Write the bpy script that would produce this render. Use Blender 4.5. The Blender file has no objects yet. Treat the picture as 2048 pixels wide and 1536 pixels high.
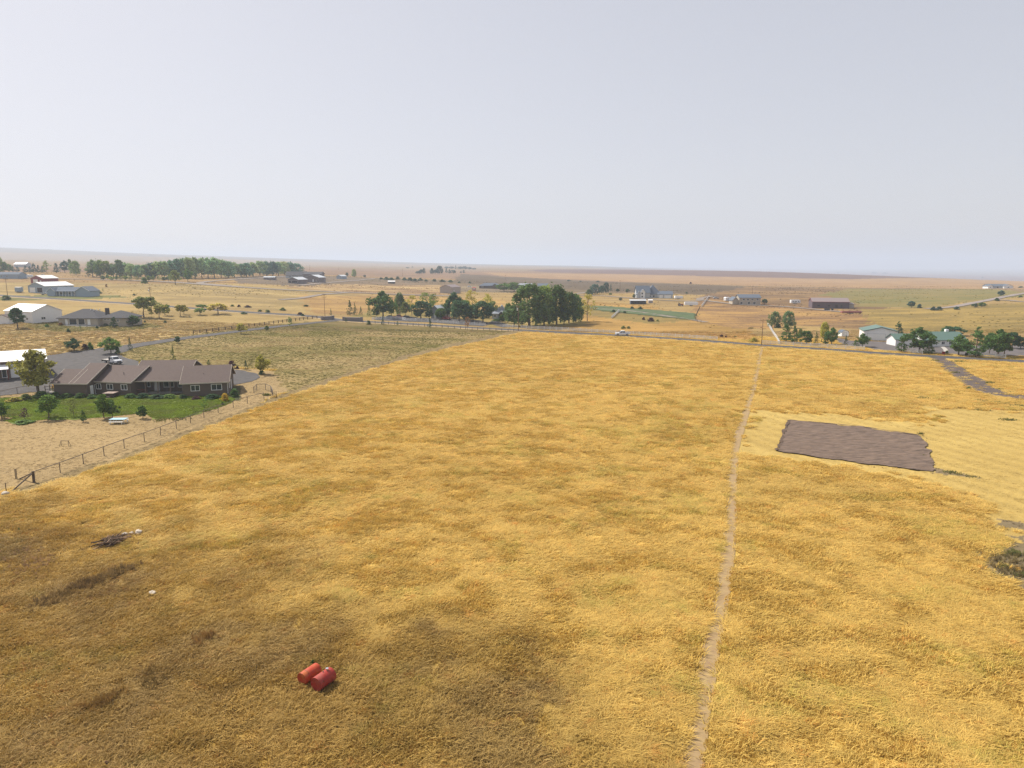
import bpy, bmesh, math, random
import numpy as np
from mathutils import Vector, Matrix, noise
from mathutils.geometry import delaunay_2d_cdt

# ------------------------------------------------------------------ camera, world, sun, exposure
scene = bpy.context.scene
COL = scene.collection
R = math.radians
PITCH = R(9.76)
FPX = 1384.0                      # focal length in pixels of a 2048 px wide picture
CAMZ = 27.5
cam = bpy.data.objects.new('camera', bpy.data.cameras.new('camera'))
COL.objects.link(cam)
cam.location = (0, 0, CAMZ)
cam.rotation_euler = (math.pi / 2 - PITCH, 0, 0)
cam.data.sensor_width = 36.0
cam.data.lens = FPX / 2048 * 36.0
cam.data.clip_start = 0.5
cam.data.clip_end = 60000
scene.camera = cam

SUN_AZ = R(54)                    # to the left of the view direction
SUN_EL = R(47)
world = bpy.data.worlds.new("World")
scene.world = world
world.use_nodes = True
wn = world.node_tree
sky = wn.nodes.new('ShaderNodeTexSky')
sky.sky_type = 'NISHITA'
sky.sun_disc = False
sky.sun_elevation = SUN_EL
sky.sun_rotation = -SUN_AZ
sky.altitude = 1000
sky.air_density = 1.0
sky.dust_density = 3.5
sky.ozone_density = 1.2
bg = wn.nodes['Background']
hs = wn.nodes.new('ShaderNodeHueSaturation')
hs.inputs['Saturation'].default_value = 0.62
wn.links.new(sky.outputs[0], hs.inputs['Color'])
# thick smoke evens the sky out: compress its range
ga = wn.nodes.new('ShaderNodeGamma')
ga.inputs['Gamma'].default_value = 0.36
sv = wn.nodes.new('ShaderNodeVectorMath')
sv.operation = 'MULTIPLY'
sv.inputs[1].default_value = (2.36, 2.31, 2.40)
wn.links.new(hs.outputs[0], ga.inputs['Color'])
wn.links.new(ga.outputs[0], sv.inputs[0])
wn.links.new(sv.outputs[0], bg.inputs['Color'])
bg.inputs['Strength'].default_value = 0.120

sun = bpy.data.objects.new('sun', bpy.data.lights.new('sun', 'SUN'))
COL.objects.link(sun)
sdir = Vector((-math.sin(SUN_AZ) * math.cos(SUN_EL), math.cos(SUN_AZ) * math.cos(SUN_EL), math.sin(SUN_EL)))
sun.rotation_euler = (-sdir).to_track_quat('-Z', 'Y').to_euler()
sun.location = (0, 0, 300)
sun.data.energy = 5.0
sun.data.angle = R(0.8)
sun.data.color = (1.0, 0.92, 0.80)

scene.render.engine = 'CYCLES'
scene.view_settings.view_transform = 'Standard'
scene.view_settings.look = 'None'
scene.view_settings.exposure = 0.5
scene.view_settings.gamma = 1.0
scene.view_settings.use_curve_mapping = False
scene.cycles.use_denoising = True
scene.cycles.denoising_prefilter = 'NONE'
scene.cycles.max_bounces = 6
scene.cycles.volume_bounces = 1
scene.cycles.transparent_max_bounces = 8
scene.cycles.sample_clamp_indirect = 6

# ------------------------------------------------------------------ terrain
rng = np.random.default_rng(7)
RND = random.Random(11)

U_T = (np.array([0, 500, 750, 1000, 1250, 1500, 1750, 2048]) - 1024) / FPX
D_T = np.array([1, 170, 300, 450, 600, 900, 1500, 2200, 3500, 7000, 11000, 20000.0])
Z_T = np.array([
    #1 170 300 450 600 900  1500 2200 3500 8000 12000 20000
    [0, 0, 5, 9, 15.5, 20, 28, 38, 50, 178, 170, 120],
    [0, 0, 3, 8, 14, 18, 23, 26, 36, 103, 100, 80],
    [0, 0, 1, 3.5, 6, 10, 14, 16, 20, 62, 60, 40],
    [0, 0, 0, 2, 4, 6, 10, 13, 15, 34, 20, 0],
    [0, 0, 0, 1, 3, 3, 4, 14, 4, 14, 0, -20],
    [0, 0, 0, 1, 3, 2, 0, 13, -35, -60, -60, -60],
    [0, 0, 0, 0.5, 2, 0.5, -4, 3, -45, -60, -60, -60],
    [0, 0, 0.5, 2.5, 6.5, 3, -8, -12, -60, -60, -60, -60],
])
NU, ND = 161, 241
ug = np.linspace(-0.9, 0.9, NU)
lg = np.linspace(math.log(1), math.log(20000), ND)
tab = np.zeros((NU, ND))
rows = np.array([np.interp(lg, np.log(D_T), zt) for zt in Z_T])
for j in range(ND):
    tab[:, j] = np.interp(ug, U_T, rows[:, j])


def blur(a, k, axis):
    w = np.exp(-0.5 * (np.arange(-3 * k, 3 * k + 1) / k) ** 2)
    w /= w.sum()
    pad = [(0, 0), (0, 0)]
    pad[axis] = (3 * k, 3 * k)
    b = np.pad(a, pad, mode='edge')
    return np.apply_along_axis(lambda r: np.convolve(r, w, mode='valid'), axis, b)


tab = blur(tab, 2, 1)
tab = blur(tab, 6, 0)


def T(x, y):
    """terrain height, for scalars or arrays"""
    x = np.asarray(x, float)
    y = np.asarray(y, float)
    d = np.maximum(np.hypot(x, y), 1.0)
    u = np.where(y > 1, x / np.maximum(y, 1), np.sign(x) * 0.9)
    u = np.clip(u, -0.9, 0.9)
    fu = (u + 0.9) / 1.8 * (NU - 1)
    fd = np.clip(np.log(d) / math.log(20000), 0, 1) * (ND - 1)
    iu = np.clip(fu.astype(int), 0, NU - 2)
    idd = np.clip(fd.astype(int), 0, ND - 2)
    a = fu - iu
    b = fd - idd
    z = tab[iu, idd] * (1 - a) * (1 - b) + tab[iu + 1, idd] * a * (1 - b) + tab[iu, idd + 1] * (1 - a) * b + tab[iu + 1, idd + 1] * a * b
    back = np.clip((y + 20) / 60, 0, 1)
    z = z * back
    # rolling of the land
    z = z + 0.22 * np.sin(x / 17.0 + 1.3 * np.sin(y / 31.0)) * np.sin(y / 23.0 + 0.7) * np.clip(d / 60, 0, 1)
    z = z + np.clip((d - 600) / 900, 0, 1) * 1.5 * np.sin(x / 170.0 + 2 * np.sin(y / 410.0)) * np.sin(y / 260.0)
    z = z + np.clip((d - 5000) / 3000, 0, 1) * np.clip(-x / 2000 + 0.4, 0, 1) * 9 * np.sin(x / 900.0 + 1.0) * np.sin(y / 1500.0 + x / 2100.0)
    return z


def Tz(x, y):
    return float(T(x, y))


cp, sp = math.cos(PITCH), math.sin(PITCH)


def ray(px, py):
    a, b = px - 1024.0, 768.0 - py
    v = Vector((a, FPX * cp + b * sp, -FPX * sp + b * cp))
    return v.normalized()


def G(px, py):
    """the point of the land seen at a place of the 2048 x 1536 survey picture"""
    v = ray(px, py)
    t, step = 20.0, 4.0
    prev = t
    while t < 20000:
        p = v * t
        if CAMZ + p.z < Tz(p.x, p.y):
            lo, hi = prev, t
            for _ in range(18):
                m = (lo + hi) / 2
                p = v * m
                if CAMZ + p.z < Tz(p.x, p.y):
                    hi = m
                else:
                    lo = m
            p = v * hi
            return Vector((p.x, p.y, Tz(p.x, p.y)))
        prev = t
        t *= 1.012
    p = v * 20000
    return Vector((p.x, p.y, Tz(p.x, p.y)))


def ppm(p):
    """survey pixels per metre at a point"""
    return FPX / (p.y * cp - (p.z - CAMZ) * sp)


def GP(pts):
    return [tuple(G(*q)[:2]) for q in pts]


def inside(X, Y, poly):
    c = np.zeros(X.shape, bool)
    n = len(poly)
    for i in range(n):
        x1, y1 = poly[i]
        x2, y2 = poly[(i + 1) % n]
        if y1 == y2:
            continue
        k = ((y1 > Y) != (y2 > Y)) & (X < (x2 - x1) * (Y - y1) / (y2 - y1) + x1)
        c ^= k
    return c


# cheap smooth value noise, vectorised
_perm = rng.random((256, 256))


def vnoise(x, y):
    xi = np.floor(x).astype(int)
    yi = np.floor(y).astype(int)
    fx = x - xi
    fy = y - yi
    fx = fx * fx * (3 - 2 * fx)
    fy = fy * fy * (3 - 2 * fy)
    g = lambda i, j: _perm[i & 255, j & 255]
    return (g(xi, yi) * (1 - fx) + g(xi + 1, yi) * fx) * (1 - fy) + (g(xi, yi + 1) * (1 - fx) + g(xi + 1, yi + 1) * fx) * fy


def fbm(x, y, o=4):
    s, a, t = 0, 1.0, 0
    for k in range(o):
        s = s + a * vnoise(x * 2 ** k + 17.3 * k, y * 2 ** k + 5.1 * k)
        t += a
        a *= 0.55
    return s / t


# ------------------------------------------------------------------ zones of the land (outlines as surveyed)
GOLD = ((.635, .447, .12), (.575, .398, .098))
ZONES = []


def zone(name, pts, a, b, grow=None, jit=1.0):
    ZONES.append((name, GP(pts), a, b, grow, jit))


far_field = ((.36, .235, .115), (.24, .155, .08))
zone('back_left', [(-600, 575), (-600, 538), (1000, 543), (1000, 575)], (.42, .28, .12), (.30, .19, .09))
zone('plain_far', [(-900, 547), (-900, 533), (660, 536), (1500, 543), (1500, 566), (1000, 560), (640, 550)], (.33, .21, .13), (.26, .17, .11))
zone('tan_left', [(-700, 600), (-700, 563), (300, 567), (560, 573), (700, 588), (640, 628), (300, 606), (0, 590)], (.50, .37, .16), (.34, .25, .11))
zone('brown_mid', [(640, 551), (1000, 562), (1500, 585), (1500, 592), (1180, 585), (820, 582), (640, 568)], (.26, .18, .12), (.20, .15, .09))
zone('patchy_mid', [(560, 574), (640, 568), (880, 570), (900, 590), (820, 592), (700, 586)], (.55, .40, .20), (.28, .17, .09))
zone('gold_mid', [(600, 590), (820, 592), (1010, 600), (1010, 625), (740, 632), (620, 626)], (.52, .34, .12), (.36, .22, .09))
zone('grey_brown_far', [(920, 548), (1500, 573), (1860, 577), (1500, 592), (1180, 580), (900, 565)], (.175, .135, .09), (.14, .10, .065))
zone('pink_stubble', [(960, 545), (1300, 549), (1700, 558), (2300, 566), (2300, 582), (2048, 578), (1750, 576.5), (1500, 571.5), (1200, 561), (1000, 552)], (.46, .30, .16), (.38, .24, .13), jit=.3)
zone('ridge_plough', [(1050, 541), (1250, 537), (1500, 541), (2300, 556), (2300, 567), (1700, 558.5), (1300, 549.5), (1100, 545)], (.16, .105, .10), (.22, .14, .125), jit=.3)
zone('brown_right', [(1400, 592), (1500, 573), (1740, 577), (1790, 600), (1740, 660), (1520, 648), (1400, 640)], (.34, .22, .105), (.19, .12, .07))
zone('brown_slope', [(1390, 604), (1410, 596), (1700, 622), (1740, 640), (1500, 660), (1380, 640)], (.48, .30, .11), (.25, .15, .085))
zone('crest_green', [(1700, 577), (1990, 578), (2100, 590), (1850, 615), (1720, 612), (1640, 590)], (.19, .185, .07), (.32, .25, .095))
zone('right_gold', [(1720, 618), (2300, 600), (2300, 675), (1990, 668), (1800, 664), (1740, 650)], (.42, .30, .095), (.27, .20, .07))
zone('behind_trees', [(1130, 600), (1300, 610), (1380, 640), (1500, 660), (1520, 683), (1230, 664), (1050, 655), (1150, 640)], (.50, .31, .10), (.35, .22, .07))
zone('olive_strip', [(1150, 614), (1240, 618), (1380, 640), (1300, 648), (1180, 632)], (.33, .25, .085), (.26, .19, .07))
zone('house_gold', [(-700, 610), (0, 604), (300, 612), (420, 622), (600, 634), (640, 640), (500, 660), (380, 674), (240, 700), (110, 715), (-60, 745), (-700, 800)], (.46, .34, .145), (.37, .265, .11))
zone('pasture', [(238, 702), (380, 669), (600, 645), (690, 641), (900, 653), (1030, 661), (900, 689), (750, 730), (640, 764), (575, 785), (545, 790), (545, 740), (480, 735), (250, 735)], (.13, .112, .026), (.27, .20, .085), 'pasture', .5)
zone('bare_edge', [(1030, 660), (1045, 664), (900, 696), (750, 737), (640, 771), (570, 796), (470, 834), (380, 869), (240, 925), (100, 966), (40, 990), (30, 975), (100, 955), (240, 911), (380, 857), (470, 824), (560, 790), (640, 763), (750, 729), (900, 688)], (.23, .17, .08), (.18, .13, .062), 'bare', .6)
zone('yard', [(-500, 765), (0, 788), (100, 776), (110, 792), (300, 800), (450, 795), (450, 735), (500, 738), (545, 742), (575, 782), (470, 825), (380, 858), (240, 912), (100, 956), (30, 976), (-500, 1150)], (.33, .235, .115), (.27, .195, .095), 'yard', .5)
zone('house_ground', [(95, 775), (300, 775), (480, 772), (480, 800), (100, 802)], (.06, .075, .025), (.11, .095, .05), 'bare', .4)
zone('mown', [(1500, 822), (1640, 826), (1860, 846), (1850, 812), (1950, 818), (2200, 830), (2200, 1140), (2048, 1120), (1990, 1060), (1952, 1000), (1850, 960), (1700, 935), (1560, 920), (1478, 905)], (.43, .31, .10), (.37, .26, .08), 'mown', 2.4)
zone('plot_spur', [(1858, 930), (1885, 938), (1935, 950), (1975, 957), (1940, 958), (1890, 952), (1868, 948)], (.20, .15, .09), (.14, .115, .05), 'bare', 1.2)
zone('bare_corner', [(2030, 1050), (2200, 1010), (2200, 1300), (2048, 1200), (1995, 1150), (1962, 1105), (2015, 1090)], (.22, .165, .10), (.16, .125, .07), 'bare', 3.5)
zone('tree_yard', [(700, 633), (1040, 655), (1180, 650), (1160, 636), (900, 622), (740, 622)], (.40, .30, .12), (.30, .24, .08))
zone('far_green', [(1150, 610), (1210, 612), (1390, 627), (1388, 640), (1200, 622)], (.10, .115, .04), (.14, .14, .05))
zone('green_house_lawn_far', [(-100, 592), (190, 590), (260, 594), (180, 598), (-100, 604)], (.16, .18, .06), (.24, .21, .08))
zone('green_house_lawn', [(55, 647), (110, 645), (300, 648), (330, 652), (250, 662), (110, 664), (60, 656)], (.17, .17, .05), (.36, .28, .10))
zone('brown_fore', [(-700, 1060), (0, 990), (190, 1040), (420, 1110), (560, 1180), (900, 1270), (1100, 1360), (1260, 1440), (1330, 1560), (1330, 1700), (-700, 1700)], (.345, .22, .056), (.43, .28, .068), 'fore', 1.0)
zone('complex_yard', [(470, 553), (600, 552), (720, 556), (720, 562), (600, 573), (470, 566)], (.17, .13, .10), (.24, .18, .12))
zone('center_far_yard', [(915, 572), (1030, 572), (1080, 582), (1030, 586), (920, 584)], (.30, .24, .16), (.22, .17, .12))


def mow_stripes(x, y):
    return 0.5 + 0.5 * np.sin(1.9 * (x * 0.9 + 0.35 * y) + 2.2 * vnoise(x / 9, y / 9))


def zone_lookup(X, Y):
    D = np.hypot(X, Y)
    jx = (vnoise(X / 2.2 + 9, Y / 2.2) - .5 + (vnoise(X / .7, Y / .7 + 4) - .5) * .6)
    jy = (vnoise(X / 2.2, Y / 2.2 + 31) - .5 + (vnoise(X / .7 + 8, Y / .7) - .5) * .6)
    A = np.empty(X.shape + (3,))
    B = np.empty(X.shape + (3,))
    A[:], B[:] = GOLD
    over = D > 285
    A[over], B[over] = (.47, .335, .14), (.37, .255, .11)
    farm = D > 620
    A[farm], B[farm] = (.34, .235, .13), (.27, .19, .11)
    hill = D > 4500
    A[hill], B[hill] = (.24, .20, .16), (.17, .16, .14)
    gid = np.zeros(X.shape, int)
    for k, (n, poly, a, b, grow, jit) in enumerate(ZONES):
        s = jit * np.clip(D / 120, .3, 6)
        if n == 'brown_fore':         # fades in over a dozen metres
            sd = np.full(X.shape, 1e9)
            for i in range(len(poly)):
                (x1, y1), (x2, y2) = poly[i], poly[(i + 1) % len(poly)]
                L2 = (x2 - x1) ** 2 + (y2 - y1) ** 2
                t_ = np.clip(((X - x1) * (x2 - x1) + (Y - y1) * (y2 - y1)) / L2, 0, 1)
                sd = np.minimum(sd, np.hypot(X - x1 - t_ * (x2 - x1), Y - y1 - t_ * (y2 - y1)))
            sd = np.where(inside(X, Y, poly), sd, -sd)
            w_ = np.clip(.5 + sd / 13 + (fbm(X / 6, Y / 6, 4) - .5) * 1.6, 0, 1)
            free = (gid == 0)
            w_ = np.where(free, w_, 0)[..., None]
            A = A * (1 - w_) + np.array(a) * w_
            B = B * (1 - w_) + np.array(b) * w_
            gid[w_[..., 0] > .5] = k + 1
            continue
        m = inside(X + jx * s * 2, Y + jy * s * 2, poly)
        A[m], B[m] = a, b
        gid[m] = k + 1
    return A, B, gid


ZID = {z[0]: k + 1 for k, z in enumerate(ZONES)}

# ------------------------------------------------------------------ materials
MATS = {}


def new_mat(name):
    m = bpy.data.materials.new(name)
    m.use_nodes = True
    nt = m.node_tree
    return m, nt, nt.nodes['Principled BSDF']


def mat(name, col, rough=0.7, var=0.12, scale=2.0, metal=0.0, bump=0.0, spec=0.4, stretch=None, dirt=None):
    if name in MATS:
        return MATS[name]
    m, nt, p = new_mat(name)
    N = nt.nodes.new
    L = nt.links.new
    tc = N('ShaderNodeTexCoord')
    src = tc.outputs['Object']
    if stretch:
        mp = N('ShaderNodeMapping')
        mp.inputs['Scale'].default_value = stretch
        L(src, mp.inputs['Vector'])
        src = mp.outputs[0]
    nz = N('ShaderNodeTexNoise')
    nz.inputs['Scale'].default_value = scale
    nz.inputs['Detail'].default_value = 5
    nz.inputs['Roughness'].default_value = .65
    L(src, nz.inputs['Vector'])
    mr = N('ShaderNodeMapRange')
    mr.inputs['From Min'].default_value = .3
    mr.inputs['From Max'].default_value = .7
    L(nz.outputs['Fac'], mr.inputs['Value'])
    mx = N('ShaderNodeMix')
    mx.data_type = 'RGBA'
    c0 = [max(0, c * (1 - var)) for c in col]
    c1 = [min(1, c * (1 + var)) for c in col]
    if dirt:
        c0 = dirt
    mx.inputs['A'].default_value = (*c0, 1)
    mx.inputs['B'].default_value = (*c1, 1)
    L(mr.outputs[0], mx.inputs['Factor'])
    L(mx.outputs['Result'], p.inputs['Base Color'])
    p.inputs['Roughness'].default_value = rough
    p.inputs['Metallic'].default_value = metal
    p.inputs['Specular IOR Level'].default_value = spec
    if bump:
        bp = N('ShaderNodeBump')
        bp.inputs['Strength'].default_value = bump
        bp.inputs['Distance'].default_value = .05
        L(nz.outputs['Fac'], bp.inputs['Height'])
        L(bp.outputs[0], p.inputs['Normal'])
    MATS[name] = m
    return m


def ground_material():
    m, nt, p = new_mat('soil_and_stubble')
    N, L = nt.nodes.new, nt.links.new
    a = N('ShaderNodeAttribute'); a.attribute_name = 'tone_a'
    b = N('ShaderNodeAttribute'); b.attribute_name = 'tone_b'
    geo = N('ShaderNodeNewGeometry')
    # broad drifts stretched across the slope, finer clumps, straw-sized grain
    def noise_at(scale, sx=1, sy=1, detail=6, rough=.62):
        mp = N('ShaderNodeMapping')
        mp.inputs['Scale'].default_value = (sx * scale, sy * scale, scale)
        L(geo.outputs['Position'], mp.inputs['Vector'])
        n = N('ShaderNodeTexNoise')
        n.inputs['Scale'].default_value = 1
        n.inputs['Detail'].default_value = detail
        n.inputs['Roughness'].default_value = rough
        n.inputs['Distortion'].default_value = .6
        L(mp.outputs[0], n.inputs['Vector'])
        return n.outputs['Fac']
    n1 = noise_at(.05, .55, 1.0)
    n2 = noise_at(.9)
    n3 = noise_at(.012, .5, 1, 3)
    def math_(op, x, y, clamp=False):
        k = N('ShaderNodeMath'); k.operation = op; k.use_clamp = clamp
        for i, v in enumerate((x, y)):
            if isinstance(v, (int, float)):
                k.inputs[i].default_value = v
            else:
                L(v, k.inputs[i])
        return k.outputs[0]
    s = math_('ADD', math_('MULTIPLY', n1, .55), math_('MULTIPLY', n2, .3))
    s = math_('ADD', s, math_('MULTIPLY', n3, .25))
    mr = N('ShaderNodeMapRange')
    mr.inputs['From Min'].default_value = .47
    mr.inputs['From Max'].default_value = .60
    L(s, mr.inputs['Value'])
    mx = N('ShaderNodeMix'); mx.data_type = 'RGBA'
    L(mr.outputs[0], mx.inputs['Factor'])
    L(a.outputs['Color'], mx.inputs['A'])
    L(b.outputs['Color'], mx.inputs['B'])
    gr = noise_at(5.0, 1, 1, 4, .7)
    g = N('ShaderNodeMapRange')
    g.inputs['To Min'].default_value = .72
    g.inputs['To Max'].default_value = 1.25
    L(gr, g.inputs['Value'])
    sc = N('ShaderNodeVectorMath'); sc.operation = 'SCALE'
    L(mx.outputs['Result'], sc.inputs[0])
    L(g.outputs[0], sc.inputs['Scale'])
    L(sc.outputs[0], p.inputs['Base Color'])
    p.inputs['Roughness'].default_value = 1
    p.inputs['Specular IOR Level'].default_value = .1
    bp = N('ShaderNodeBump')
    bp.inputs['Strength'].default_value = .6
    bp.inputs['Distance'].default_value = .25
    L(n2, bp.inputs['Height'])
    L(bp.outputs[0], p.inputs['Normal'])
    return m


def link_mesh(name, verts, faces, material=None, parent=None, smooth=False):
    me = bpy.data.meshes.new(name)
    me.from_pydata([tuple(v) for v in verts], [], [tuple(f) for f in faces])
    if material:
        me.materials.append(material)
    if smooth:
        me.polygons.foreach_set('use_smooth', [True] * len(me.polygons))
    me.update()
    o = bpy.data.objects.new(name, me)
    COL.objects.link(o)
    if parent:
        o.parent = parent
    return o


def np_mesh(name, V, F, material=None):
    """fast quad mesh from arrays"""
    me = bpy.data.meshes.new(name)
    me.vertices.add(len(V))
    me.vertices.foreach_set('co', V.astype(np.float32).ravel())
    k = F.shape[1]
    me.loops.add(F.size)
    me.loops.foreach_set('vertex_index', F.astype(np.int32).ravel())
    me.polygons.add(len(F))
    me.polygons.foreach_set('loop_start', np.arange(0, F.size, k, dtype=np.int32))
    me.polygons.foreach_set('loop_total', np.full(len(F), k, np.int32))
    if material:
        me.materials.append(material)
    me.update(calc_edges=True)
    return me


def color_attr(me, name, C):
    at = me.color_attributes.new(name, 'FLOAT_COLOR', 'POINT')
    at.data.foreach_set('color', np.concatenate([C, np.ones((len(C), 1))], 1).astype(np.float32).ravel())


# ------------------------------------------------------------------ the ground: one sheet to the horizon
angs = np.concatenate([np.linspace(-180, -44, 28)[:-1], np.linspace(-44, 44, 900), np.linspace(44, 180, 28)[1:]])
# radii spaced finely where the sheet is seen at a flat angle
rr = [3.0, 8, 14, 20, 26]
r = 31.0
while r < 18000:
    rr.append(r)
    r += max(.45, min(r * r / (FPX * 27.5) * 2.2, r * 0.02))
rad = np.array(rr)
Ag, Rg = np.meshgrid(np.radians(angs), rad, indexing='ij')
Xg, Yg = Rg * np.sin(Ag), Rg * np.cos(Ag)
Zg = T(Xg, Yg)
# small hummocks in the near grass
near = np.clip((300 - Rg) / 100, 0, 1)
Zg = Zg + near * 0.0
V = np.stack([Xg.ravel(), Yg.ravel(), Zg.ravel()], 1)
na, nr = Ag.shape
ii = (np.arange(na - 1)[:, None] * nr + np.arange(nr - 1)[None, :]).ravel()
F = np.stack([ii, ii + nr, ii + nr + 1, ii + 1], 1)[:, ::-1]
gm = np_mesh('ground', V, F[:, ::-1], ground_material())
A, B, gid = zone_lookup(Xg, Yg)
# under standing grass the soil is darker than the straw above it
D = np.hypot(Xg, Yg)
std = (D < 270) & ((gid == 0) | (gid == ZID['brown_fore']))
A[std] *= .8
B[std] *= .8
beyond = D > 285  # bare far ground darkened in place of the self-shadow of standing grass
A[beyond] *= (.70, .68, .62)
B[beyond] *= (.62, .61, .56)
mw_ = (gid == ZID['mown'])[..., None] * 1.0
st_ = mow_stripes(Xg, Yg)[..., None]
A = A * (1 + mw_ * (.14 * st_ - .08))
B = B * (1 + mw_ * (.14 * st_ - .08))
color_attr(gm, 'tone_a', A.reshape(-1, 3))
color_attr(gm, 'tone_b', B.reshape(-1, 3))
ground = bpy.data.objects.new('ground', gm)
COL.objects.link(ground)
ground['kind'] = 'structure'
print('ground quads', len(F))

# ------------------------------------------------------------------ haze
hz = bpy.data.materials.new('smoky_haze')
hz.use_nodes = True
hn = hz.node_tree
hn.nodes.remove(hn.nodes['Principled BSDF'])
pv = hn.nodes.new('ShaderNodeVolumePrincipled')
pv.inputs['Color'].default_value = (.66, .76, .93, 1)
pv.inputs['Density'].default_value = .00021
pv.inputs['Anisotropy'].default_value = .12
hn.links.new(pv.outputs[0], hn.nodes['Material Output'].inputs['Volume'])
bm = bmesh.new()
bmesh.ops.create_cube(bm, size=1)
lo, hi = float(Zg.min()) - 2, float(Zg.max()) + 6
for v in bm.verts:
    v.co = Vector((v.co.x * 37000, v.co.y * 37000, lo if v.co.z < 0 else hi))
hm = bpy.data.meshes.new('haze')
bm.to_mesh(hm)
bm.free()
hm.materials.append(hz)
haze = bpy.data.objects.new('haze', hm)
COL.objects.link(haze)
haze['kind'] = 'stuff'
haze['label'] = 'pale smoky haze lying over the whole plain'
# ------------------------------------------------------------------ grass tufts, placed by numpy and instanced on points
HIDE = bpy.data.collections.new('tuft_shapes')       # not linked to the scene: only instanced


def tuft_mesh(name, n, h, spread, lean, width, flat, seed, material):
    g = random.Random(seed)
    V, F = [], []
    for _ in range(n):
        a = g.uniform(0, 2 * math.pi)
        r0 = spread * math.sqrt(g.random()) * .7
        bx, by = r0 * math.cos(a), r0 * math.sin(a)
        hh = h * g.uniform(.55, 1.1)
        la = g.gauss(0, .8)
        lx = lean * hh * math.cos(la) * g.uniform(.6, 1.3) + g.uniform(-1, 1) * flat * hh
        ly = lean * hh * math.sin(la) + g.uniform(-1, 1) * flat * hh
        w = width * g.uniform(.6, 1.3)
        t = g.uniform(0, math.pi)
        wx, wy = math.cos(t) * w / 2, math.sin(t) * w / 2
        i = len(V)
        zt = hh * (1 - .35 * min(1, lean))
        V += [(bx - wx, by - wy, -.03), (bx + wx, by + wy, -.03),
              (bx + lx * .4 + wx * .8, by + ly * .4 + wy * .8, zt * .72), (bx + lx * .4 - wx * .8, by + ly * .4 - wy * .8, zt * .72),
              (bx + lx, by + ly, zt)]
        F += [(i, i + 1, i + 2, i + 3), (i + 3, i + 2, i + 4)]
    me = bpy.data.meshes.new(name)
    me.from_pydata(V, [], F)
    me.materials.append(material)
    o = bpy.data.objects.new(name, me)
    HIDE.objects.link(o)
    return o


def grass_material():
    m, nt, p = new_mat('straw_blades')
    N, L = nt.nodes.new, nt.links.new
    a = N('ShaderNodeAttribute')
    a.attribute_type = 'INSTANCER'
    a.attribute_name = 'tint'
    oi = N('ShaderNodeObjectInfo')
    L(a.outputs['Color'], p.inputs['Base Color'])
    p.inputs['Roughness'].default_value = .75
    p.inputs['Specular IOR Level'].default_value = .25
    tr = N('ShaderNodeBsdfTranslucent')
    L(a.outputs['Color'], tr.inputs['Color'])
    mx = N('ShaderNodeMixShader')
    mx.inputs[0].default_value = .3
    L(p.outputs[0], mx.inputs[1])
    L(tr.outputs[0], mx.inputs[2])
    L(mx.outputs[0], nt.nodes['Material Output'].inputs['Surface'])
    return m


GM = grass_material()
tuft_mesh('tuft_a', 34, .46, .55, .45, .050, .55, 1, GM)     # 0 standing
tuft_mesh('tuft_b', 34, .46, .60, .95, .050, .60, 2, GM)     # 1 leaning
tuft_mesh('tuft_c', 36, .44, .60, 1.7, .050, .50, 3, GM)     # 2 lodged
tuft_mesh('tuft_d', 26, .11, .36, .60, .035, .60, 4, GM)     # 3 short
tuft_mesh('tuft_e', 30, .75, .35, .20, .045, .35, 5, GM)     # 4 tall bushy


def instancer(name, P, rot, scl, idx, tint, label, category=None, kind='stuff'):
    me = bpy.data.meshes.new(name)
    n = len(P)
    me.vertices.add(n)
    me.vertices.foreach_set('co', P.astype(np.float32).ravel())
    for nm, ty, key, arr in (('rot', 'FLOAT_VECTOR', 'vector', rot), ('scl', 'FLOAT_VECTOR', 'vector', scl), ('tint', 'FLOAT_COLOR', 'color', tint), ('idx', 'INT', 'value', idx)):
        at = me.attributes.new(nm, ty, 'POINT')
        at.data.foreach_set(key, (arr.astype(np.int32) if ty == 'INT' else arr.astype(np.float32)).ravel())
    me.update()
    o = bpy.data.objects.new(name, me)
    COL.objects.link(o)
    ng = bpy.data.node_groups.new(name + '_nodes', 'GeometryNodeTree')
    ng.interface.new_socket('Geometry', in_out='INPUT', socket_type='NodeSocketGeometry')
    ng.interface.new_socket('Geometry', in_out='OUTPUT', socket_type='NodeSocketGeometry')
    N, L = ng.nodes.new, ng.links.new
    gi, go = N('NodeGroupInput'), N('NodeGroupOutput')
    ci = N('GeometryNodeCollectionInfo')
    ci.inputs['Collection'].default_value = HIDE
    ci.inputs['Separate Children'].default_value = True
    ci.inputs['Reset Children'].default_value = True
    ip = N('GeometryNodeInstanceOnPoints')
    ip.inputs['Pick Instance'].default_value = True
    def na(nm, ty):
        x = N('GeometryNodeInputNamedAttribute')
        x.data_type = ty
        x.inputs['Name'].default_value = nm
        return x.outputs['Attribute']
    L(gi.outputs[0], ip.inputs['Points'])
    L(ci.outputs[0], ip.inputs['Instance'])
    L(na('idx', 'INT'), ip.inputs['Instance Index'])
    L(na('rot', 'FLOAT_VECTOR'), ip.inputs['Rotation'])
    L(na('scl', 'FLOAT_VECTOR'), ip.inputs['Scale'])
    L(ip.outputs[0], go.inputs[0])
    md = o.modifiers.new('scatter', 'NODES')
    md.node_group = ng
    o['kind'] = kind
    o['label'] = label
    return o


NO_GROW = []          # polygons (world) where nothing stands: roads, tracks, buildings


def scatter(d0, d1, dens, umax=.90):
    """random points between two distances inside the view wedge (a bit wider)"""
    area = umax * (d1 ** 2 - d0 ** 2)
    n = int(area * dens)
    y = np.sqrt(rng.random(n) * (d1 ** 2 - d0 ** 2) + d0 ** 2)
    x = (rng.random(n) * 2 - 1) * umax * y
    return x, y
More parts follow.
